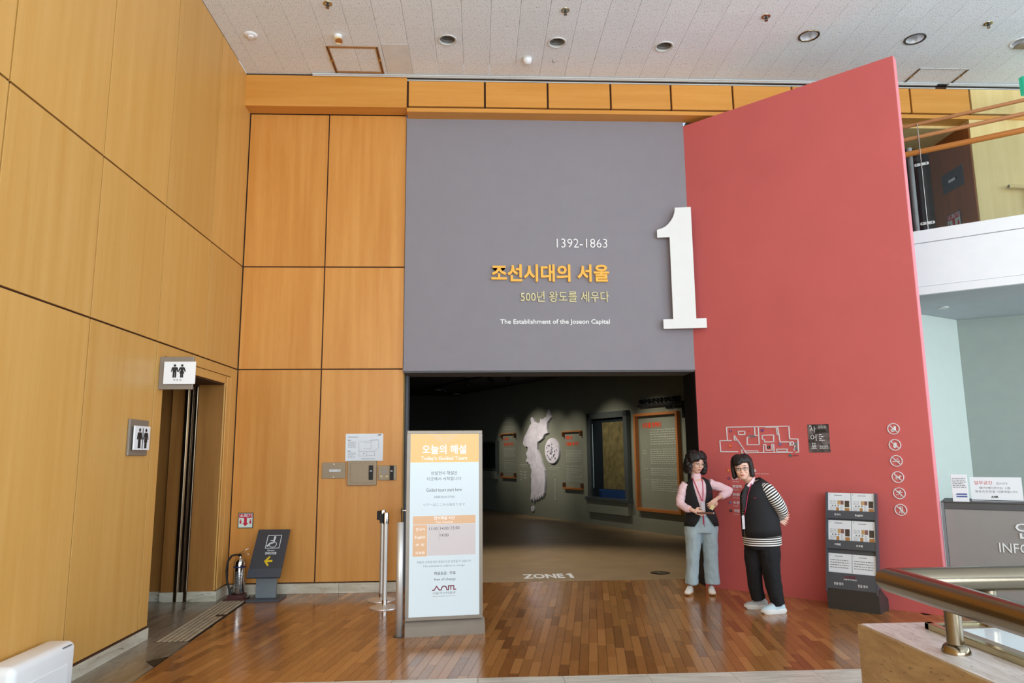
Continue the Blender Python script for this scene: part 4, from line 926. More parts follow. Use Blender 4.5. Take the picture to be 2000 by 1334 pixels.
# belt barrier posts
def stanchion(name, x, y, label):
    t = thing(name, label, 'barrier post', (x, y, 0), 0, 'steel belt barrier posts by the light box')
    MB().lathe([(0, .030), (.05, .028), (.12, .016), (.15, .008), (.152, 0), (0, 0)], n=48).build('base_disc', 'steel', t, smooth=40)
    MB().cyl((0, 0, .026), (0, 0, .90), .0245, n=24).build('tube', 'steel', t, smooth=40); MB().cyl((0, 0, .026), (0, 0, .075), .027, n=24).build('collar', 'chrome', t, smooth=40)
    h = MB().lathe([(0, .958), (.029, .957), (.031, .95), (.031, .84), (.0, .84)], n=28).build('head', 'chrome', t, smooth=40)
    MB().box(-.062, -.028, -.022, .022, .85, .945, bev=.004).build('belt_cassette', 'rubber', t); MB().box(-.012, .012, .028, .04, .86, .93).build('belt_clip', 'rubber', h); return t
stanchion('barrier_post', -.972, 7.775, 'front steel belt barrier post left of the light box'); stanchion('barrier_post', -1.055, 8.165, 'rear steel belt barrier post nearest the orange wall')
# fire extinguisher on its tray
fe = thing('fire_extinguisher', 'polished steel fire extinguisher with black hose on a low tray', 'fire extinguisher', (-2.655, 8.395, 0))
MB().lathe([(0, .05), (.06, .052), (.066, .065), (.066, .36), (.062, .395), (.045, .425), (.02, .44), (.018, .455), (0, .455)], n=36).build('cylinder', 'chrome', fe, smooth=40)
MB().lathe([(.0672, .335), (.0672, .352)], n=36).build('blue_band', 'navy', fe, smooth=40)
MB().box(-.018, .018, -.018, .018, .45, .485, bev=.004).cyl((-.045, 0, .47), (-.018, 0, .47), .012, n=12).build('valve', 'chrome', fe)
MB().loft([(-.01, 0, .485), (.03, 0, .505), (.10, -.01, .545)], [(.012, .004)]*3, n=8, side=(0, 1, 0)).build('upper_lever', 'chrome', fe); MB().loft([(.0, 0, .478), (.06, 0, .482), (.118, -.01, .474)], [(.012, .004)]*3, n=8, side=(0, 1, 0)).build('lower_lever', 'chrome', fe)
MB().loft([(-.045, 0, .47), (-.09, -.005, .462), (-.13, -.01, .40), (-.138, -.015, .30), (-.125, -.02, .20), (-.10, -.025, .12), (-.085, -.025, .085)], .011, n=12).build('hose', 'rubber', fe, smooth=60)
MB().cyl((-.092, -.025, .115), (-.075, -.03, .04), .014, .019, n=14).build('nozzle', 'rubber', fe); MB().box(-.08, -.07, -.03, .03, .1, .13).build('hose_clip', 'chrome', fe)
mb = MB(); dashes(mb, -.02, .12, .05, .30, 10, -.067, .4, 2, .3, .012); mb.build('label_print', 'ink', fe, kind='stuff')
MB().prism([(-.13, -.10), (.13, -.10), (.10, .10), (-.10, .10)], 0, .012, 'xy').prism([(-.10, -.08), (.09, -.08), (.07, .08), (-.08, .08)], .012, .05, 'xy').build('tray', 'red_steel', fe); MB().prism([(.09, -.09), (.12, -.12), (.128, -.02), (.10, .0)], .0, .03, 'xy').build('tray_wing', 'chrome', fe)
# lift direction stand
t = thing('lift_direction_stand', 'tilted dark grey lift sign with wheelchair symbol and yellow arrow', 'sign stand', (-2.34, 8.33, 0))
MB().box(-.172, .185, -.15, .17, 0, .018, bev=.003).build('base_plate', 'stand_grey', t); MB().box(-.105, .115, -.02, .03, .018, .34, bev=.002).build('column', 'mid_grey', t)
bd = bpy.data.objects.new('board', None); COL.objects.link(bd); bd.parent = t; bd.location = (-.155, -.20, .262); bd.rotation_euler = (math.radians(-38), 0, 0)
def tilt(mb): return mb
MB().box(0, .355, 0, .022, 0, .595, bev=.003).build('face_plate', 'dark_grey', bd)
MB().box(0, .355, -.004, 0, 0, .105, bev=.001).build('lower_strip', 'stand_grey', bd)
mb = MB(); a0 = (.125, .355, .275, .515)
stroke(mb, [(a0[0], a0[1]), (a0[0], a0[3]), (a0[2], a0[3]), (a0[2], a0[1])], .007, -.002, 0, True); mb.build('symbol_border', 'white_mark', bd)
mb = MB(); mb.cyl((.205, -.002, .492), (.205, 0, .492), .013, n=16); stroke(mb, [(.205, .472), (.20, .425), (.165, .413), (.145, .385)], .019, -.002, 0); stroke(mb, [(.20, .452), (.168, .448)], .009, -.002, 0)
stroke(mb, [(.200+.038*math.cos(a), .400+.033*math.sin(a)) for a in [math.radians(q) for q in range(-170, 75, 15)]], .008, -.002, 0); mb.build('wheelchair_symbol', 'white_mark', bd)
text('Elevator', 'caption', bd, (.155, .318, .235, .338), -.001, 'white_mark', bold=.02); text('장애인전용', 'caption', bd, (.135, .275, .260, .308), -.001, 'white_mark', bold=.03)
mb = MB(); mb.prism([(.145, .195), (.19, .255), (.208, .247), (.182, .208), (.235, .208), (.235, .183), (.182, .183), (.208, .143), (.19, .135)], -.002, 0); mb.build('yellow_arrow', 'yellow_arrow', bd)
# leaflet stand
ls = thing('leaflet_stand', 'slate grey leaflet stand with three tiers leaning against red wall', 'leaflet stand', (3.487, 7.332, 0), RA)
W_ = .483
MB().prism([(.012, 0), (-.0, .215), (.06, .235), (.31, .10), (.31, 0)], 0, W_, 'yz').build('foot', 'stand_base', ls)
lean = math.atan2(.195, .93)
def lp(v, o): return (.0+v*math.sin(lean)+o*math.cos(lean), .20+v*math.cos(lean)-o*math.sin(lean))
H_ = .95
MB().prism([lp(0, .03), lp(H_, .03), lp(H_, .05), lp(0, .05)], .012, W_-.012, 'yz').build('back_panel', 'stand_grey', ls)
for x in (0, W_-.014): MB().prism([lp(-.03, -.008), lp(H_, -.008), lp(H_, .055), lp(.02, .075), (.12, .18), (.03, .2)], x, x+.014, 'yz').build('side_panel', 'stand_grey', ls)
tiers = ((.685, .765), (.385, .47), (0, .155))
for k, (a, b) in enumerate(tiers):
    MB().prism([lp(a, -.004), lp(b, -.004), lp(b, .004), lp(a, .004)], .014, W_-.014, 'yz').build('tier_lip', 'stand_grey', ls)
def bf(parent, v0=0): pass
face = bpy.data.objects.new('lip_lettering', None); COL.objects.link(face); face.parent = ls; face.location = (0, *lp(0, 0)); face.rotation_euler = (-lean, 0, 0)
for s_, b_ in (('한국어', (.085, .713, .145, .735)), ('English', (.285, .708, .36, .735)), ('中国語', (.085, .418, .145, .438)), ('日本語', (.292, .415, .352, .435)), ('한글 점자', (.075, .036, .165, .062)), ('한글 점자', (.30, .032, .39, .058)), ('서울역사박물관', (.165, .088, .29, .102))):
    text(s_, 'words', face, b_, -.0055, 'white_mark', bold=.02)
mb = MB(); sk_logo(mb, .175, .108, .28, .130, .006, -.006, -.004); mb.build('logo', 'lb_logo', face)
Mi = [plain('print_'+n_, c, .6, var=.15, scale=40) for n_, c in (('tan', (196, 160, 108)), ('rose', (132, 92, 84)), ('dark', (74, 62, 50)), ('ochre', (178, 128, 72)))]
def leaflet(x0, v0, w_, h_, kind, label):
    py, pz = lp(v0, .012); t = thing('leaflet', label, 'leaflet', (0, 0, 0), 0, 'leaflets in the slate stand')
    mtx = Matrix.Translation((3.487, 7.332, 0)) @ Matrix.Rotation(RA, 4, 'Z') @ Matrix.Translation((x0, py, pz)) @ Matrix.Rotation(-lean*1.02, 4, 'X')
    t.matrix_world = mtx
    MB().box(0, w_, 0, .008, 0, h_, bev=.001).build('sheet_bundle', 'paper', t)
    mb = MB(); mb.quads([(w_*.28, h_*.86, w_*.62, h_*.89), (w_*.07, h_*.88, w_*.085, h_*.95)], -.001)
    if kind:
        dashes(mb, w_*.08, h_*.42, w_*.36, h_*.62, 5, -.001, .25, 3, .3, .03); dashes(mb, w_*.08, h_*.12, w_*.34, h_*.32, 5, -.001, .25, 4, .3, .03); dashes(mb, w_*.55, h_*.12, w_*.68, h_*.38, 6, -.001, .25, 4, .3, .03)
    else: dashes(mb, w_*.08, h_*.3, w_*.9, h_*.75, 4, -.001, .3, 8, .1, .018)
    mb.build('print', 'ink', t, kind='stuff')
    if kind:
        for k, r_ in enumerate(((.42, .42, .55, .62), (.56, .42, .69, .62), (.74, .30, .94, .62), (.74, .10, .95, .26))):
            mb = MB(); mb.quads([(w_*r_[0], h_*r_[1], w_*r_[2], h_*r_[3])], -.001); mb.build('picture', Mi[k], t)
        mb = MB(); mb.quads([(w_*.36, h_*.10, w_*.49, h_*.28)], -.001); mb.build('picture', Mi[3], t)
        mb = MB()
        for k in range(3): mb.cyl((w_*(.2+.13*k), -.0012, h_*.36), (w_*(.2+.13*k), -.0005, h_*.36), w_*.035, n=12)
        mb.build('round_pictures', 'ink', t)
lw = .222
leaflet(.018, .742, lw, .205, 1, 'tour leaflet above the Korean label, top tier left'); leaflet(.245, .742, lw, .205, 1, 'tour leaflet above the English label, top tier right')
leaflet(.018, .447, lw, .222, 1, 'tour leaflet above the Chinese label, middle tier left'); leaflet(.245, .447, lw, .222, 1, 'tour leaflet above the Japanese label, middle tier right')
leaflet(.018, .130, lw, .21, 0, 'pale braille leaflet in the bottom tier, left one'); leaflet(.245, .130, lw, .21, 0, 'pale braille leaflet in the bottom tier, right one')
# white appliance against the left wall
t = thing('wall_appliance', 'white rounded plastic appliance against the left wall near the camera', 'appliance', (-2.862, 4.43, 0))
MB().box(.03, .225, 0, .66, .03, .375, bev=.045, seg=5).build('casing', 'white_gloss', t, smooth=35); MB().box(.06, .19, -.004, .05, .07, .30, bev=.02, seg=3).build('shaded_end', 'mid_grey', t, smooth=35)  # grey plate paints in the shade on the end face
MB().box(.222, .230, .12, .56, .06, .25, bev=.003).build('front_cover', 'white', t); MB().box(.205, .226, .5, .60, .352, .358).build('maker_mark', 'ink', t)
MB().box(0, .06, .08, .58, .12, .28).box(.03, .22, .04, .62, 0, .04).build('wall_bracket', 'rubber', t); MB().loft([(.03, .02, .12), (.02, -.05, .14), (.02, -.06, .24), (.03, 0, .30)], .016, n=12).build('hose', 'rubber', t, smooth=60)

# ================================================================ EXHIBITION ROOM
EA = math.radians(-63.72); EX, EY = .125, 21.156
def ep(s, o=0): return (EX+s*math.cos(EA)-o*math.sin(EA), EY+s*math.sin(EA)+o*math.cos(EA))
we = MB().box(-1.8, 8.72, 0, .15, 0, 3.45).build('wall_exhibit', 'ex_wall', kind='structure'); we.location = (EX, EY, 0); we.rotation_euler = (0, 0, EA)
w2 = sroot('wall_exhibit_side')
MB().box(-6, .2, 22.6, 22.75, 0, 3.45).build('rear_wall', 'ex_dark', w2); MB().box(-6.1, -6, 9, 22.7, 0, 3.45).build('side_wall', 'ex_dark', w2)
wallseg('return_wall', (2.70, 9.125), ep(8.7), 0, 3.45, -.1, 'ex_wall', w2)
MB().box(-6, 6, 8.9, 23, 3.40, 3.5).build('ceiling_exhibit', 'ex_ceiling', kind='structure')
for k in range(40):
    pass
mb = MB()
for k in range(60): mb.box(-5.0+k*.07, -5.0+k*.07+.035, 22.58, 22.6, 0, 2.6)
mb.build('ribbed_cladding', 'ex_dark', w2, kind='stuff')
tr = thing('lighting_track', 'black ceiling track with spot heads inside the exhibition room', 'lighting track', (0, 0, 0))
a, b = ep(-1.0, -1.9), ep(8.3, -1.9)
MB().cyl((*a, 3.375), (*b, 3.375), .022, n=8).build('track_bar', 'black', tr); MB().cyl((-4.0, 21.3, 3.375), (*a, 3.375), .022, n=8).build('track_bar', 'black', tr)
def spot(s, tgt_s, tz, power, ang=34, off=-1.9):
    x, y = ep(s, off); tx, ty = ep(tgt_s, 0); p = Vector((x, y, 3.26)); d = (Vector((tx, ty, tz))-p).normalized()
    h = MB().cyl(p-d*.07, p+d*.09, .045, .055, n=16).cyl((x, y, 3.28), (x, y, 3.37), .012, n=8).build('spot_head', 'rubber', tr, smooth=40)
    l = bpy.data.lights.new('spot_lamp', 'SPOT'); l.energy = power; l.spot_size = math.radians(ang); l.spot_blend = 1; l.color = (1, .93, .80); l.shadow_soft_size = .04
    o = bpy.data.objects.new('spot_lamp', l); COL.objects.link(o); o.location = p+d*.11; o.rotation_euler = d.to_track_quat('-Z', 'Y').to_euler(); o.parent = h
SP = 1.0
for s_, ts, tz, pw, an in ((1.5, 1.65, 1.6, 120, 46), (3.0, 3.2, 1.5, 230, 58), (4.2, 4.0, 1.6, 110, 50), (5.0, 4.8, 1.5, 120, 50), (6.3, 6.35, 1.5, 160, 60), (7.6, 7.8, 1.5, 170, 58), (8.2, 8.2, .8, 70, 60)): spot(s_, ts, tz, pw*SP, an)
def on_ex(name, label, cat, group=None): return thing(name, label, cat, (EX, EY, 0), EA, group)
ko = [(2.449, 1.817), (2.513, 1.980), (2.65, 2.10), (2.758, 2.211), (2.82, 2.28), (2.896, 2.324), (2.853, 2.460), (2.91, 2.49), (2.970, 2.475), (3.03, 2.42), (3.082, 2.361), (3.15, 2.35), (3.223, 2.311), (3.320, 2.336), (3.357, 2.436), (3.45, 2.40), (3.56, 2.45), (3.645, 2.465), (3.666, 2.607), (3.71, 2.64), (3.757, 2.574), (3.78, 2.53), (3.860, 2.454), (3.76, 2.39), (3.667, 2.321), (3.651, 2.165), (3.697, 2.064), (3.60, 2.05), (3.521, 2.027), (3.44, 1.94), (3.30, 1.88), (3.182, 1.848), (3.17, 1.76), (3.176, 1.660), (3.25, 1.57), (3.311, 1.473), (3.36, 1.40), (3.390, 1.330), (3.44, 1.24), (3.505, 1.148), (3.53, 1.0), (3.529, 0.882), (3.50, .74), (3.477, 0.600), (3.42, .56), (3.40, .50), (3.34, .55), (3.31, .47), (3.24, .52), (3.20, .43), (3.141, .48), (3.08, .40), (3.02, .46), (2.95, .36), (2.90, .44), (2.797, 0.385), (2.83, .50), (2.850, 0.632), (2.84, .76), (2.869, 0.892), (2.84, 1.0), (2.888, 1.153), (2.83, 1.2), (2.821, 1.283), (2.74, 1.30), (2.70, 1.36), (2.64, 1.34), (2.588, 1.385), (2.66, 1.44), (2.663, 1.503), (2.60, 1.55), (2.642, 1.606), (2.70, 1.65), (2.715, 1.709), (2.64, 1.75), (2.56, 1.74)]
t = on_ex('peninsula_map', 'tall silver peninsula-shaped relief map on the olive exhibition wall', 'relief map'); MB().prism(ko, -.05, -.001).build('map_plate', 'map_silver', t); MB().cyl((2.86, -.03, .10+.08), (2.86, -.001, .18), .07, n=24).build('island_plate', 'map_silver', t)
t = on_ex('oval_map', 'oval silver engraved map disc right of the peninsula map', 'relief map')
mb = MB(); n = 36; mb.prism([(3.86+.325*math.cos(2*PI*k/n), 1.626+.307*math.sin(2*PI*k/n)) for k in range(n)], -.045, -.001); mb.build('disc', 'map_silver', t)
mb = MB(); r_ = random.Random(3)
for k in range(34):
    a, q = r_.random()*6.28, r_.random()**.7*.25; x, z = 3.86+q*math.cos(a), 1.626+q*math.sin(a)*.94; mb.box(x-.012, x+.012, -.05, -.044, z-.018, z+.018)
mb.build('engraved_marks', 'stand_grey', t, kind='stuff')
def panel(name, label, s0, s1, z0, z1, scroll=True):
    t = on_ex(name, label, 'text panel'); return t
def print_block(t, rects, seed, fill=.32):
    for k, (x0, z0, x1, z1, n_) in enumerate(rects):
        mb = MB(); dashes(mb, x0, z0, x1, z1, n_, -.004, fill, seed+k, .25, .06); mb.build('print_lines', 'ex_text', t, kind='stuff')
for nm, lab, s0, s1, zt, zb, hd, sd in (('scroll_panel', 'narrow text scroll with orange heading left of peninsula map', 1.222, 2.005, 2.115, .905, ('1부', '조선의 건국'), 1), ('scroll_panel', 'narrow text scroll with orange heading right of the oval map', 4.356, 5.137, 2.078, .725, ('한양으로', '도읍을 옮기다'), 7)):
    t = on_ex(nm, lab, 'text scroll', 'text scrolls between oak rods')
    for a, b, dn in ((zt-.03, zt, -1), (zb, zb+.12, 1)):
        bar = MB().box(s0, s1, -.07, -.001, a if dn < 0 else zb, zt if dn < 0 else zb+.045, bev=.005).build('oak_rod', 'oak_frame', t)
        MB().box(s0, s0+.035, -.07, -.001, (zt-.13) if dn < 0 else zb+.045, (zt-.03) if dn < 0 else zb+.15).box(s1-.035, s1, -.07, -.001, (zt-.13) if dn < 0 else zb+.045, (zt-.03) if dn < 0 else zb+.15).build('rod_hook', 'oak_dark', bar)
    text(hd[0], 'heading', t, (s0+.08, zt-.20, s0+.36, zt-.11), -.004, 'ex_red', bold=.03); text(hd[1], 'heading', t, (s0+.08, zt-.34, s0+.62, zt-.25), -.004, 'ex_red', bold=.03)
    h_ = zt-zb; print_block(t, [(s0+.08, zb+h_*.46, s1-.05, zb+h_*.68, 8), (s0+.08, zb+h_*.38, s1-.05, zb+h_*.41, 1), (s0+.08, zb+h_*.13, s1-.05, zb+h_*.36, 11)], sd)
t = on_ex('wall_print', 'faint white printed lines high on the wall above the left scroll', 'wall text'); print_block(t, [(1.30, 2.38, 1.95, 2.64, 4), (1.30, 2.20, 1.95, 2.33, 3)], 30, .25)
t = on_ex('wall_print', 'faint white place names left of the peninsula map', 'wall text'); print_block(t, [(2.20, 1.22, 2.62, 1.30, 2), (2.20, .85, 2.33, 1.13, 4), (2.40, .90, 2.55, 1.13, 3)], 40, .35)
t = on_ex('wall_print', 'small white legend below the oval map', 'wall text'); print_block(t, [(3.60, 1.16, 4.15, 1.24, 2), (3.78, 1.03, 4.0, 1.06, 1), (3.88, .45, 3.95, .95, 9)], 50, .35)
t = on_ex('framed_text_panel', 'large framed text panel with orange heading on olive wall', 'text panel')
MB().box(7.115, 8.43, -.09, -.001, 2.29, 2.345, bev=.004).box(7.115, 8.43, -.09, -.001, .40, .46, bev=.004).build('oak_frame_bar', 'oak_frame', t); MB().box(7.115, 7.165, -.09, -.001, .46, 2.29).box(8.38, 8.43, -.09, -.001, .46, 2.29).build('oak_frame_stile', 'oak_frame', t)
text('수도를 정하다', 'heading', t, (7.29, 2.05, 7.88, 2.16), -.004, 'ex_red', bold=.04)
print_block(t, [(7.53, 1.70, 8.30, 2.03, 7), (7.52, 1.32, 8.30, 1.64, 8), (7.52, 1.10, 8.30, 1.26, 4), (7.52, .80, 8.30, 1.04, 6), (7.29, 1.52, 7.40, 1.62, 3), (7.30, 1.22, 7.42, 1.25, 1), (7.30, 1.0, 7.45, 1.03, 1)], 60)
t = on_ex('hall_title', 'dark raised Korean hall title with angled bracket on olive wall', 'lettering')
text('조선의 건국과 수도 한양', 'letters', t, (7.27, 2.53, 8.50, 2.63), -.06, 'rubber', .05, bold=.02); text('1392~1550', 'years', t, (8.08, 2.40, 8.50, 2.455), -.05, 'rubber', .04); MB().box(7.25, 8.62, -.08, -.001, 2.47, 2.52).box(8.57, 8.62, -.08, -.001, 2.20, 2.47).build('bracket', 'rubber', t)
t = on_ex('wall_showcase', 'tall glazed wall showcase holding an old brown map over blue cloth', 'display case')
MB().box(5.44, 6.90, -.02, -.001, .54, 2.44).build('case_back', 'case_in', t)
MB().box(5.44, 5.56, -.10, -.001, .54, 2.44).box(6.78, 6.90, -.10, -.001, .54, 2.44).box(5.44, 6.90, -.10, -.001, 2.31, 2.44).build('frame', 'case_frame', t); MB().box(5.40, 6.93, -.16, -.001, .54, .605, bev=.004).build('sill', 'case_frame', t)
MB().box(5.95, 6.76, -.03, -.02, .79, 2.22).build('old_map', 'parchment', t); MB().box(5.85, 6.78, -.09, -.02, .605, .78).build('blue_cloth', 'blue_cloth', t); MB().cyl((5.62, -.06, .8), (5.62, -.06, 2.2), .008, n=8).build('light_tube', 'paper', t); MB().box(5.56, 6.78, -.09, -.085, .605, 2.31).build('glass_pane', 'glass_case', t)
MB().box(5.36, 6.86, -.10, -.001, .27, .54, bev=.003).build('lower_box', 'ex_wall', t)
t = on_ex('niche_showcase', 'low dark showcase niche at the far end of the olive wall', 'display case')
MB().box(-.05, 1.0, -.02, -.001, 1.16, 1.90).build('case_back', 'case_in', t); MB().box(-.05, 1.02, -.10, -.001, 1.10, 1.16).box(-.05, 1.02, -.1, -.001, 1.88, 1.92).box(.98, 1.02, -.1, -.001, 1.16, 1.88).build('frame', 'case_frame', t); MB().box(-.04, .95, -.1, -.001, .87, 1.09).build('lower_box', 'ex_wall', t)
t = thing('zone_projection', 'ZONE 1 light projection painted as white letters on the exhibition room floor', 'lettering', (.565, 9.35, 0))  # light projected on the floor, drawn as white letter shapes
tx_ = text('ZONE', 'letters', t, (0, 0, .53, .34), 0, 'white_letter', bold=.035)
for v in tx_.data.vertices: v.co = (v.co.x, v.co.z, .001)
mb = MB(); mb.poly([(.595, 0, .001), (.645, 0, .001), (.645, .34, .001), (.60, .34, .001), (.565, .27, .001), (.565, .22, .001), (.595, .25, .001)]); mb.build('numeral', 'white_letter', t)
t = thing('floor_outlet', 'round flush metal outlet in the exhibition room floor', 'floor outlet', (2.37, 9.62, 0)); MB().lathe([(0, .004), (.12, .004), (.13, 0)], n=28).build('cover', 'bronze', t, smooth=30); MB().cyl((-.03, -.03, .004), (-.03, -.03, .012), .012, n=12).build('button', 'chrome', t)
for i, (x, y) in enumerate(((-1.13, 20.6), (-.19, 17.0), (-.66, 22.0))):
    t = thing('ceiling_speaker', ['pale round ceiling speaker in the dark room beside the track', 'pale round ceiling speaker in the dark room nearest the entrance', 'pale round ceiling speaker in the dark room by the far wall'][i], 'ceiling speaker', (x, y, 3.40)); MB().lathe([(0, -.03), (.09, -.025), (.10, 0)], n=20).build('cover', 'mid_grey', t, smooth=40); MB().ring((0, 0, -.02), .105, .09, h=.01).build('rim', 'alu', t)

l = bpy.data.lights.new('floor_fill_spot', 'SPOT'); l.energy = 260; l.spot_size = math.radians(95); l.spot_blend = .8; l.color = (1, .92, .80); l.shadow_soft_size = .05  # added lamp without a fixture, brightens the floor and its lettering
o = bpy.data.objects.new('floor_fill_spot', l); COL.objects.link(o); o.location = (.95, 11.2, 3.25); o.rotation_euler = (Vector((.95, 10.2, 0))-Vector((.95, 11.2, 3.25))).to_track_quat('-Z', 'Y').to_euler()
# ================================================================ PEOPLE
def head_mtx(c, yaw, pitch=0, roll=0):
    return Matrix.Translation(c) @ Matrix.Rotation(yaw, 4, 'Z') @ Matrix.Rotation(roll, 4, 'Y') @ Matrix.Rotation(pitch, 4, 'X')
def head_shape(mb, H, k=1.0):
    """skull, jaw, cheeks, nose and ears; local origin at eye height, facing -Y; k scales"""
    def b(c, r, sc): mb.ball((c[0]*k, c[1]*k, c[2]*k), r*k, sc, n=18, mtx=H)
    b((0, .012, .022), .093, (.80, 1.0, 1.0)); b((0, -.022, -.035), .068, (.92, .86, 1.15)); b((0, -.040, -.085), .036, (1.0, .85, .8)); b((0, .0, -.05), .062, (1.0, 1.0, 1.1))
    for s in (-1, 1):
        b((s*.034, -.058, -.028), .026, (1, .8, 1)); b((s*.074, .015, -.012), .018, (.4, .8, 1.35)); b((s*.03, -.070, .016), .016, (1.4, .6, .7))
    b((0, -.092, -.030), .0135, (1.05, 1.0, .85)); b((0, -.084, -.008), .0095, (.85, 1.0, 2.4)); b((0, -.077, -.058), .017, (1.3, .7, .55))
def face_parts(t, H, k, glasses, brow_z=.030, closed=False):
    def at(x, y, z): return H @ Vector((x*k, y*k, z*k))
    for s in (-1, 1):
        mb = MB(); mb.ball((s*.031*k, -.0765*k, .0), .0105*k, (1.2, .45, .40 if closed else .55), n=12, mtx=H); e = mb.build('eye', 'eye_white', t, smooth=60)
        mb = MB(); mb.ball((s*.031*k, -.081*k, .0), .0056*k, (1, .45, .9), n=10, mtx=H); mb.build('iris', 'eye', e, smooth=60)
        mb = MB(); mb.loft([at(s*.015, -.082, .0045), at(s*.031, -.084, .0085), at(s*.047, -.077, .004)], .0019*k, n=6); mb.build('eyelid', 'eye', e, smooth=60)
        mb = MB(); mb.loft([at(s*.014, -.086, brow_z-.004), at(s*.032, -.087, brow_z+.002), at(s*.051, -.074, brow_z-.003)], [(.0028*k, .0018*k)]*3, n=6); mb.build('eyebrow', 'hair', t, smooth=60)
    mb = MB(); mb.ball((0, -.0875*k, -.0595*k), .013*k, (1.5, .45, .34), n=12, mtx=H); mb.ball((0, -.0865*k, -.067*k), .011*k, (1.3, .5, .42), n=12, mtx=H); mb.build('lips', 'lips', t, smooth=60)
    g = bpy.data.objects.new('eyeglasses', None); COL.objects.link(g); g.parent = t
    for s in (-1, 1):
        pts = [at(s*.034+.0215*math.cos(a), -.0965-.004*math.cos(a)*0, -.002+.0165*math.sin(a)*(1 if math.sin(a) < 0 else .85)) for a in [2*PI*i/20 for i in range(21)]]
        MB().loft(pts, glasses[1]*k, n=6, caps=False).build('rim', glasses[0], g, smooth=60)
        MB().loft([at(s*.056, -.094, .004), at(s*.074, -.05, .004), at(s*.076, .02, -.002)], glasses[1]*k, n=6).build('temple', glasses[0], g, smooth=60)
        mb = MB(); mb.bm.faces.new([mb.bm.verts.new(p) for p in pts[:-1]]); mb.build('lens', 'glass_case', g)
    MB().loft([at(-.0125, -.097, .003), at(0, -.099, .006), at(.0125, -.097, .003)], glasses[1]*k, n=6).build('bridge', glasses[0], g, smooth=60)
def hand(mb, wrist, palm, dirv, normal, thumb_side, k=1.0, curl=.3, spread=.10, fingers=(1.0, 1.08, 1.0, .82)):
    """palm plus four unequal bent fingers and a thumb from the side of the palm"""
    wrist, palm, f, n = Vector(wrist), Vector(palm), Vector(dirv).normalized(), Vector(normal).normalized()
    s = f.cross(n).normalized()*thumb_side; n = n
    mb.loft([wrist, wrist.lerp(palm, .45), palm+f*.012*k, palm+f*.042*k], [(.021*k, .016*k), (.026*k, .015*k), (.035*k, .0145*k), (.034*k, .0115*k)], n=12, side=s)
    for i in range(4):
        o = (1.5-i)*.0172*k; base = palm+f*.036*k+s*o; d = (f+s*(1.5-i)*spread).normalized(); L = .070*k*fingers[i]; r = .0084*k*(1 if i < 3 else .88)
        pts = [base-d*.014*k, base]; q = base
        for j, (seg, c) in enumerate(((.42, curl*.5), (.32, curl*1.3), (.26, curl*1.9))):
            q = q+(d*math.cos(c)-n*math.sin(c))*L*seg; pts.append(q)
        mb.loft(pts, [r*1.1, r*1.08, r, r*.94, r*.7], n=8); mb.ball(pts[-1], r*.72, n=8)
    b = palm-f*.018*k+s*.026*k; pts = [b-s*.008*k, b+(f*.4+s*.9)*.020*k, b+(f*.9+s*.75-n*.2)*.034*k+f*.006*k, b+(f*1.1+s*.55-n*.35)*.050*k+f*.010*k]
    mb.loft(pts, [.0125*k, .0115*k, .0098*k, .0075*k], n=8); mb.ball(pts[-1], .0078*k, n=8)
def shoe(t, heel, toe, w, sole_mat, upper_mat, sole_h=.03, H=.085, label=None):
    heel, toe = Vector(heel), Vector(toe); d = toe-heel; L = d.length; d.normalize(); s = Vector((-d.y, d.x, 0)); up = Vector((0, 0, 1))
    o = bpy.data.objects.new('shoe', None); COL.objects.link(o); o.parent = t
    if label: o['label'] = label
    out = [(0, .30), (.08, .42), (.25, .44), (.42, .40), (.60, .50), (.78, .50), (.92, .36), (1, .10)]
    pl = [heel+d*(a*L)+s*(b*w) for a, b in out]+[heel+d*(a*L)-s*(b*w) for a, b in reversed(out)]
    mb = MB(); z0 = 0; n = len(pl); rings = []
    for z, g, k in ((0, .96, 0), (sole_h*.5, 1.05, 0), (sole_h, 1.0, 0), (sole_h+.004, .9, 0)):
        c = heel+d*L*.5; rings.append([mb.bm.verts.new((c+(p-c)*g)+up*(z+(.012 if (p-heel).dot(d) > L*.93 and z < sole_h*.3 else 0))) for p in pl])
    for a, b in zip(rings, rings[1:]):
        for i in range(n): mb.bm.faces.new((a[i], a[(i+1) % n], b[(i+1) % n], b[i]))
    mb.bm.faces.new(rings[0][::-1]); mb.bm.faces.new(rings[-1]); mb.build('sole', sole_mat, o, smooth=40)
    mb = MB(); st = [(.03, .62, .30), (.12, .98, .40), (.28, 1.0, .42), (.42, .86, .42), (.58, .66, .46), (.74, .50, .46), (.88, .36, .38), (.97, .16, .20)]
    rings = []
    for a, h, b in st:
        hh = (H-sole_h)*h; ring = []
        for i in range(14):
            q = PI*i/13; ring.append(mb.bm.verts.new(heel+d*(a*L)+s*(math.cos(q)*b*w)+up*(sole_h-.004+max(0, math.sin(q))**.8*hh)))
        rings.append(ring)
    for a, b in zip(rings, rings[1:]):
        for i in range(13): mb.bm.faces.new((a[i], a[i+1], b[i+1], b[i]))
    for r_ in (rings[0], rings[-1]): mb.bm.faces.new(r_)
    mb.build('upper', upper_mat, o, smooth=50)
    mb = MB()
    for a in (.48, .56, .64): 
        c = heel+d*(a*L)+up*(sole_h+(H-sole_h)*(1.02-(a-.36)*1.35)); mb.loft([c-s*w*.22-up*.006, c, c+s*w*.22-up*.006], .0028, n=6)
    mb.build('laces', 'white', o, smooth=60); return o
def hair_blobs(H, k, pts, name, t, voxel=.007, it=3):
    mb = MB()
    for (x, y, z), r in pts: mb.ball((x*k, y*k, z*k), r*k, n=10, mtx=H)
    return remesh(mb, name, 'hair', t, voxel, it)

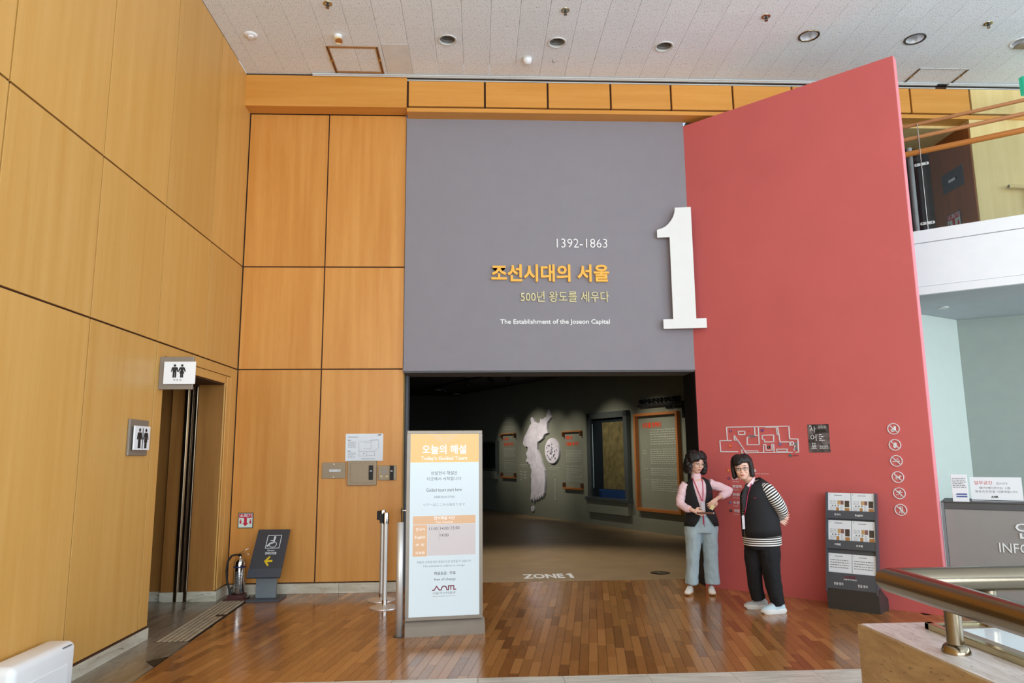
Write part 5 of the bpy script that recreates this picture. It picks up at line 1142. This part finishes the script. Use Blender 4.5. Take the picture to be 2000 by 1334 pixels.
# ---------------------------------------------------------------- woman in pink top (world origin at her feet)
pa = thing('person', 'woman in pale pink top, black vest and light jeans holding a brown pointer', 'person', (2.45, 8.2, 0))
HA = head_mtx((.030, -.035, 1.432), math.radians(16), math.radians(10), math.radians(4)); kA = .98
mb = MB(); head_shape(mb, HA, kA)
mb.loft([(.022, .0, 1.22), (.022, -.002, 1.30), (.028, -.01, 1.37)], [.052, .047, .05], n=16)
TA = [((.062, 0, .70), (.172, .118)), ((.060, 0, .80), (.160, .110)), ((.050, 0, .88), (.132, .095)), ((.044, -.005, 1.0), (.138, .10)), ((.042, -.008, 1.10), (.142, .105)), ((.040, -.002, 1.18), (.140, .092)), ((.034, 0, 1.225), (.115, .07)), ((.026, 0, 1.255), (.06, .055))]
mb.loft([p for p, _ in TA], [r for _, r in TA], n=24, side=(1, 0, 0))
armL = [(-.085, .005, 1.195), (-.125, .005, 1.14), (-.155, .005, 1.05), (-.168, -.005, .975), (-.135, -.075, .940), (-.095, -.135, .925), (-.072, -.165, .915)]
armR = [(.170, .005, 1.200), (.225, .005, 1.180), (.315, .0, 1.150), (.398, -.01, 1.112), (.345, -.05, 1.082), (.270, -.10, 1.060), (.215, -.135, 1.040)]
rA = [.046, .044, .040, .036, .033, .026, .021]
mb.loft(armL, rA, n=14); mb.loft(armR, rA, n=14)
hand(mb, armL[-1], (-.035, -.185, .902), (.9, -.15, -.30), (-.2, -1, .1), -1, .92, .55, .05); hand(mb, armR[-1], (.170, -.160, 1.008), (-.75, -.1, -.62), (.1, -1, .1), -1, .92, .45, .10)
LA = [((-.035, 0, .72), .088), ((-.045, .0, .60), .080), ((-.058, -.004, .42), .052), ((-.068, .01, .28), .050), ((-.078, .015, .10), .034)]
LB = [((.150, 0, .72), .088), ((.150, .0, .60), .080), ((.150, -.006, .42), .052), ((.150, .01, .28), .050), ((.150, .012, .10), .034)]
for L_ in (LA, LB): mb.loft([p for p, _ in L_], [r for _, r in L_], n=16)
for (x, y), (x2, y2) in (((-.078, .03), (-.15, -.075)), ((.15, .03), (.112, -.10))): mb.loft([(x, y, .06), ((x+x2)/2, (y+y2)/2, .05), (x2, y2, .03)], [.026, .024, .018], n=10)
remesh(mb, 'body', 'skin', pa, .0045, 3, fac=.4)
face_parts(pa, HA, kA, ('brass', .0011), closed=True)
pts = []
r_ = random.Random(4)
for i in range(520):
    a, b = r_.random()*2*PI, r_.random()
    z = -.115+b*.235; x0 = math.sin(a); y0 = -math.cos(a)
    q = 1.0 if z < .05 else math.sqrt(max(0, 1-((z-.05)/.085)**2)); wide = 1.08+.22*math.exp(-((z+.045)/.06)**2)
    x, y = x0*.082*q*wide, .018+y0*.096*q*(1.02 if y0 > 0 else 1.0)
    if z < .080-abs(x)*.55 and y < -.008 and abs(x) < .072: continue
    if z < .03 and y < -.030: continue
    pts.append(((x*1.08, y, z), .016+r_.random()*.019))
hair_blobs(HA, kA, pts, 'wavy_hair', pa, .006, 2)
# pale pink top
mb = MB(); GA = [((p[0], p[1], p[2]), (r[0]+.006, r[1]+.006)) for p, r in TA[1:-1]]+[((.028, -.002, 1.25), (.064, .058)), ((.026, -.004, 1.268), (.055, .053)), ((.026, -.006, 1.315), (.053, .052))]
mb.loft([p for p, _ in GA], [r for _, r in GA], n=36, side=(1, 0, 0))
for arm, n_ in ((armL, 6), (armR, 6)):
    rr_ = [.058, .056, .052, .048, .044, .038]
    P2 = [Vector(p) for p in arm[:n_]]; 
    fine, fr = [], []
    for i in range(len(P2)-1):
        for q in range(4): fine.append(P2[i].lerp(P2[i+1], q/4)); fr.append((rr_[i]*(1-q/4)+rr_[i+1]*q/4)*(1+.035*math.sin(len(fine)*2.1)))
    fine.append(P2[-1]); fr.append(rr_[-1]); mb.loft(fine, fr, n=16)
remesh(mb, 'knit_top', 'pink_knit', pa, .006, 2, fac=.4, fold=.006, fs_=(14, 14, 22))
# black vest, open in a deep V
VA = [(.735, .062, .0, .198, .150, .62), (.80, .062, 0, .186, .142, .38), (.86, .058, 0, .168, .128, .20), (.93, .050, -.003, .156, .118, .16), (1.0, .046, -.005, .158, .120, .24), (1.07, .044, -.008, .160, .122, .36), (1.13, .042, -.006, .160, .116, .44), (1.18, .040, -.002, .153, .106, .50), (1.215, .036, 0, .134, .090, .56), (1.245, .030, .004, .100, .074, .64), (1.262, .028, .006, .075, .064, .78)]
mb = MB(); mb.loft([(x, y, z) for z, x, y, a, b, g_ in VA], [(a, b) for z, x, y, a, b, g_ in VA], n=44, side=(1, 0, 0), arc=lambda i: (-PI/2+VA[i][5], 1.5*PI-VA[i][5]))
v_ = mb.build('vest', 'vest_black', pa, smooth=60); sm = v_.modifiers.new('s', 'SOLIDIFY'); sm.thickness = .006
MB().loft([(.128, -.121, 1.105), (.160, -.112, 1.109)], .0035, n=6).build('red_embroidery', 'lanyard', v_)
for x in (-.04, .13): MB().box(x, x+.055, -.128, -.122, .862, .868).build('pocket_edge', 'stand_base', v_)
for x, z0, z1 in ((-.022, .93, 1.25), (.078, .93, 1.25)):
    pass
for s_ in (-1, 1): MB().loft([(.026+s_*.050, -.035, 1.268), (.028+s_*.046, -.085, 1.22), (.036+s_*.028, -.122, 1.12), (.046+s_*.004, -.136, 1.015)], [(.0055, .0018)]*4, n=6, side=(1, 0, 0)).build('lanyard', 'lanyard', pa, smooth=60)
MB().box(.022, .070, -.150, -.145, .905, 1.005, bev=.003).build('name_badge', 'card', pa); MB().box(.026, .066, -.152, -.150, .86, .905).build('badge_tag', 'paper', pa); MB().box(.040, .052, -.148, -.144, .76, .86).build('strap_end', 'lanyard', pa)
# jeans
def trouser(name, mat, t, legs, hips, voxel=.007):
    mb = MB(); mb.loft([p for p, _ in hips], [r for _, r in hips], n=28, side=(1, 0, 0))
    for L_ in legs: mb.loft([p for p, _ in L_], [r for _, r in L_], n=20, side=(1, 0, 0))
    return remesh(mb, name, mat, t, voxel, 3, fac=.5, fold=.009, fs_=(13, 13, 6))
J1 = [((-.028, 0, .74), (.102, .112)), ((-.036, 0, .62), (.096, .108)), ((-.050, -.003, .42), (.073, .080)), ((-.064, .004, .25), (.067, .076)), ((-.076, .006, .105), (.072, .082))]
J2 = [((.150, 0, .74), (.102, .112)), ((.150, 0, .62), (.098, .108)), ((.152, -.004, .42), (.078, .082)), ((.155, .004, .25), (.078, .080)), ((.156, .004, .100), (.086, .088))]
tr_ = trouser('jeans', 'denim', pa, (J1, J2), [((.060, 0, .66), (.188, .125)), ((.060, 0, .74), (.184, .128)), ((.060, 0, .81), (.172, .122)), ((.060, 0, .86), (.156, .112))])
MB().loft([(.058, -.128, .85), (.056, -.130, .76), (.056, -.118, .69)], .003, n=6).build('fly_seam', 'mid_grey', tr_)
shoe(pa, (-.075, .055, 0), (-.175, -.125, 0), .085, 'shoe_tan', 'shoe_white', .022, .095); shoe(pa, (.152, .05, 0), (.105, -.155, 0), .085, 'shoe_tan', 'shoe_white', .022, .095)
t = thing('pointer', 'brown wooden pointer held in the lowered hand of the woman in pink', 'pointer', (2.45, 8.2, 0)); MB().cyl((-.045, -.212, .892), (.128, -.232, .889), .0105, n=12).build('rod', 'pen', t, smooth=40); MB().cyl((.128, -.232, .889), (.140, -.233, .889), .007, n=10).build('pale_tip', 'paper', t)
t = thing('paper_note', 'small folded yellow note in the raised hand of the woman in pink', 'note', (2.45, 8.2, 0)); MB().box(-.02, .022, -.004, 0, -.035, .02, bev=.001, mtx=Matrix.Translation((.142, -.178, .955)) @ Matrix.Rotation(.5, 4, 'Y')).build('sheet', 'note', t)

# ---------------------------------------------------------------- woman in striped top, leaning, hands clasped behind her back
pb = thing('person', 'woman with black bob and glasses in striped top and black vest, hands behind back', 'person', (2.82, 7.25, 0))
HB = head_mtx((-.168, -.045, 1.392), math.radians(-24), math.radians(4), math.radians(-5)); kB = 1.0
mb = MB(); head_shape(mb, HB, kB); mb.loft([(-.055, 0, 1.20), (-.09, -.01, 1.27), (-.135, -.025, 1.34)], [.058, .05, .052], n=16)
sB = Vector((.90, -.43, 0)).normalized()
TB = [((.010, 0, .64), (.162, .155)), ((.008, 0, .74), (.165, .158)), ((.0, 0, .85), (.165, .150)), ((-.005, 0, .96), (.166, .150)), ((-.005, 0, 1.06), (.158, .152)), ((-.012, 0, 1.14), (.140, .150)), ((-.025, 0, 1.20), (.112, .125)), ((-.045, 0, 1.24), (.07, .075))]
mb.loft([p for p, _ in TB], [r for _, r in TB], n=24, side=sB)
bN = [(.040, -.125, 1.185), (.080, -.150, 1.12), (.135, -.150, 1.04), (.180, -.125, .972), (.188, -.07, .930), (.178, -.015, .900), (.178, .010, .888)]
bF = [(.00, .125, 1.185), (.05, .165, 1.10), (.12, .17, 1.02), (.165, .145, .962), (.190, .10, .925), (.20, .065, .905), (.205, .045, .900)]
rB = [.050, .047, .043, .040, .035, .027, .022]
mb.loft(bN, rB, n=14); mb.loft(bF, rB, n=14)
hand(mb, bN[-1], (.205, .022, .876), (.92, .05, -.42), (0, -1, .1), -1, .9, .12, .10); hand(mb, bF[-1], (.215, .010, .902), (.95, -.25, .10), (0, -1, 0), -1, .88, .25, .12)
for L_ in ([((.050, -.075, .70), .09), ((.045, -.070, .52), .075), ((.052, -.070, .36), .058), ((.075, -.068, .22), .052), ((.095, -.07, .09), .036)], [((-.045, .075, .70), .09), ((-.06, .075, .52), .075), ((-.062, .08, .36), .058), ((-.045, .095, .22), .052), ((-.015, .11, .09), .036)]): mb.loft([p for p, _ in L_], [r for _, r in L_], n=14)
for a, b in (((.11, -.08), (-.06, -.10)), ((.02, .115), (-.12, .135))): mb.loft([(*a, .05), ((a[0]+b[0])/2, (a[1]+b[1])/2, .05), (*b, .03)], [.026, .024, .018], n=10)
remesh(mb, 'body', 'skin', pb, .0045, 3, fac=.4)
face_parts(pb, HB, kB, ('rubber', .0016))
pts = []
r_ = random.Random(9)
for i in range(900):
    a, b = r_.random()*2*PI, r_.random()
    z = -.085+b*.205; x0 = math.sin(a); y0 = -math.cos(a)
    q = 1.0 if z < .05 else math.sqrt(max(0, 1-((z-.05)/.082)**2)); wide = 1.05+.05*math.exp(-((z+.02)/.06)**2)
    x, y = x0*.084*q*wide, .020+y0*.098*q
    if z < .056+.014*math.sin(x*40) and y < .0-.25*max(0, abs(x)-.05) and abs(x) < .078: continue
    if z < .03 and y < -.015: continue
    pts.append(((x, y, z), .018+r_.random()*.005))
hair_blobs(HB, kB, pts, 'bobbed_hair', pb, .006, 5)
# striped top: torso tube and two sleeves
mb = MB(); fine, fr = [], []
for i in range(len(TB)-1):
    for q in range(4): fine.append(Vector(TB[i][0]).lerp(Vector(TB[i+1][0]), q/4)); fr.append(tuple(TB[i][1][j]*(1-q/4)+TB[i+1][1][j]*q/4+(.020 if i < 1 else .014) for j in (0, 1)))
fine.append(Vector(TB[-1][0])); fr.append((.082, .085)); mb.loft(fine, fr, n=40, side=sB, uvl=True)
for arm in (bN, bF):
    P2 = [Vector(arm[0])+Vector((-.035, .045 if arm is bN else -.045, .035))]+[Vector(p) for p in arm[:6]]; rr_ = [.030, .066, .068, .064, .058, .052, .044]; f2, r2 = [], []
    for i in range(6):
        for q in range(5): f2.append(P2[i].lerp(P2[i+1], q/5)); r2.append(rr_[i]*(1-q/5)+rr_[i+1]*q/5)
    f2.append(P2[-1]); r2.append(rr_[-1])
    for _ in range(3): f2 = [f2[0]]+[(f2[i-1]+f2[i]*2+f2[i+1])/4 for i in range(1, len(f2)-1)]+[f2[-1]]
    mb.loft(f2, r2, n=20, uvl=True)
st_ = mb.build('striped_top', 'stripe', pb, smooth=70)
VB = [(.725, .008, .0, .190, .180, .06), (.80, .004, 0, .188, .176, .05), (.88, .0, 0, .184, .168, .05), (.96, -.005, 0, .182, .168, .06), (1.04, -.006, 0, .178, .168, .10), (1.10, -.008, 0, .175, .176, .20), (1.15, -.013, 0, .166, .176, .30), (1.195, -.022, 0, .144, .155, .42), (1.23, -.034, 0, .108, .112, .55), (1.262, -.048, 0, .082, .086, .75)]
front = -PI/2-.95
mb = MB(); mb.loft([(x, y, z) for z, x, y, a, b, g_ in VB], [(a, b) for z, x, y, a, b, g_ in VB], n=48, side=sB, arc=lambda i: (front+VB[i][5], front+2*PI-VB[i][5]))
vb = mb.build('vest', 'vest_black', pb, smooth=60); sm = vb.modifiers.new('s', 'SOLIDIFY'); sm.thickness = .006
MB().loft([(-.110, -.150, 1.10), (-.085, -.158, 1.10)], .003, n=6).build('red_embroidery', 'lanyard', vb)
# collar, scarf and lanyard
MB().loft([(-.060, .04, 1.275), (-.045, -.03, 1.285), (-.085, -.085, 1.255), (-.135, -.085, 1.21)], [(.022, .008), (.024, .008), (.022, .008), (.014, .006)], n=8, side=(0, 0, 1)).build('white_collar', 'pink_knit', pb, smooth=60)
MB().loft([(-.125, -.07, 1.235), (-.165, -.085, 1.16), (-.185, -.092, 1.07), (-.186, -.090, .98)], [(.016, .008), (.026, .012), (.028, .012), (.016, .008)], n=10, side=(1, 0, 0)).build('patterned_scarf', 'scarf', pb, smooth=60)
MB().loft([(-.10, -.095, 1.24), (-.150, -.115, 1.14), (-.178, -.112, 1.0), (-.195, -.10, .93)], [(.004, .0015)]*4, n=6, side=(1, 0, 0)).build('lanyard', 'lanyard', pb)
MB().box(-.222, -.196, -.108, -.103, .80, .93, bev=.002).build('name_badge', 'card', pb)
K1 = [((.045, -.066, .66), (.106, .096)), ((.052, -.070, .55), (.104, .098)), ((.058, -.070, .36), (.082, .082)), ((.078, -.069, .20), (.074, .076)), ((.098, -.07, .075), (.070, .072))]
K2 = [((-.038, .066, .66), (.106, .096)), ((-.052, .072, .55), (.100, .098)), ((-.060, .08, .36), (.078, .082)), ((-.045, .095, .20), (.070, .076)), ((-.022, .108, .10), (.066, .07))]
trouser('black_trousers', 'black_cotton', pb, (K1, K2), [((.008, 0, .60), (.160, .150)), ((.008, 0, .66), (.160, .150)), ((.006, 0, .72), (.15, .14))])
s1 = shoe(pb, (.165, -.065, 0), (-.085, -.115, 0), .095, 'shoe_sole', 'shoe_blue', .042, .115, 'pale blue shoe with dark lettering'); shoe(pb, (.075, .115, 0), (-.155, .150, 0), .095, 'shoe_sole', 'shoe_grey', .040, .105, 'grey shoe')
e_ = bpy.data.objects.new('side_mark', None); COL.objects.link(e_); e_.parent = s1; e_.location = (.165, -.112, 0); e_.rotation_euler = (math.radians(-24), 0, math.radians(11)); 
text('HOKA', 'lettering', e_, (-.135, .048, -.075, .066), -.008, 'navy', bold=.03)

# pieces that can be told apart become parts of their own
WL = {'oak_frame_stile', 'oak_frame_bar', 'screw', 'clamp_bolt', 'spacer', 'hanger_rod', 'rod_hook', 'stair_blocks', 'latch', 'frame_groove', 'small_extinguishers', 'dark_strip', 'skirting_stone', 'figures', 'inner_wall', 'vent', 'korean_letters', 'english_letters', 'letters', 'years'}
def islands(o):
    bm = bmesh.new(); bm.from_mesh(o.data); seen = set(); out = []
    for f in bm.faces:
        if f.index in seen: continue
        st = [f]; seen.add(f.index); isl = []
        while st:
            g_ = st.pop(); isl.append(g_.index)
            for v in g_.verts:
                for h in v.link_faces:
                    if h.index not in seen: seen.add(h.index); st.append(h)
        out.append(set(isl))
    if 1 < len(out) <= 60:
        for k, isl in enumerate(out):
            b2 = bm.copy(); b2.faces.ensure_lookup_table(); bmesh.ops.delete(b2, geom=[f for f in b2.faces if f.index not in isl], context='FACES')
            me = bpy.data.meshes.new(o.data.name); b2.to_mesh(me); b2.free()
            for m_ in o.data.materials: me.materials.append(m_)
            if k == 0: first = me
            else: n_ = o.copy(); n_.data = me; COL.objects.link(n_)
        o.data = first
    bm.free()
for o in [o for o in bpy.data.objects if o.type == 'MESH' and o.name.split('.')[0] in WL and o.name.split('.')[0] not in ('letters', 'years', 'korean_letters', 'english_letters')]: islands(o)
bpy.data.scenes.remove(TMP)
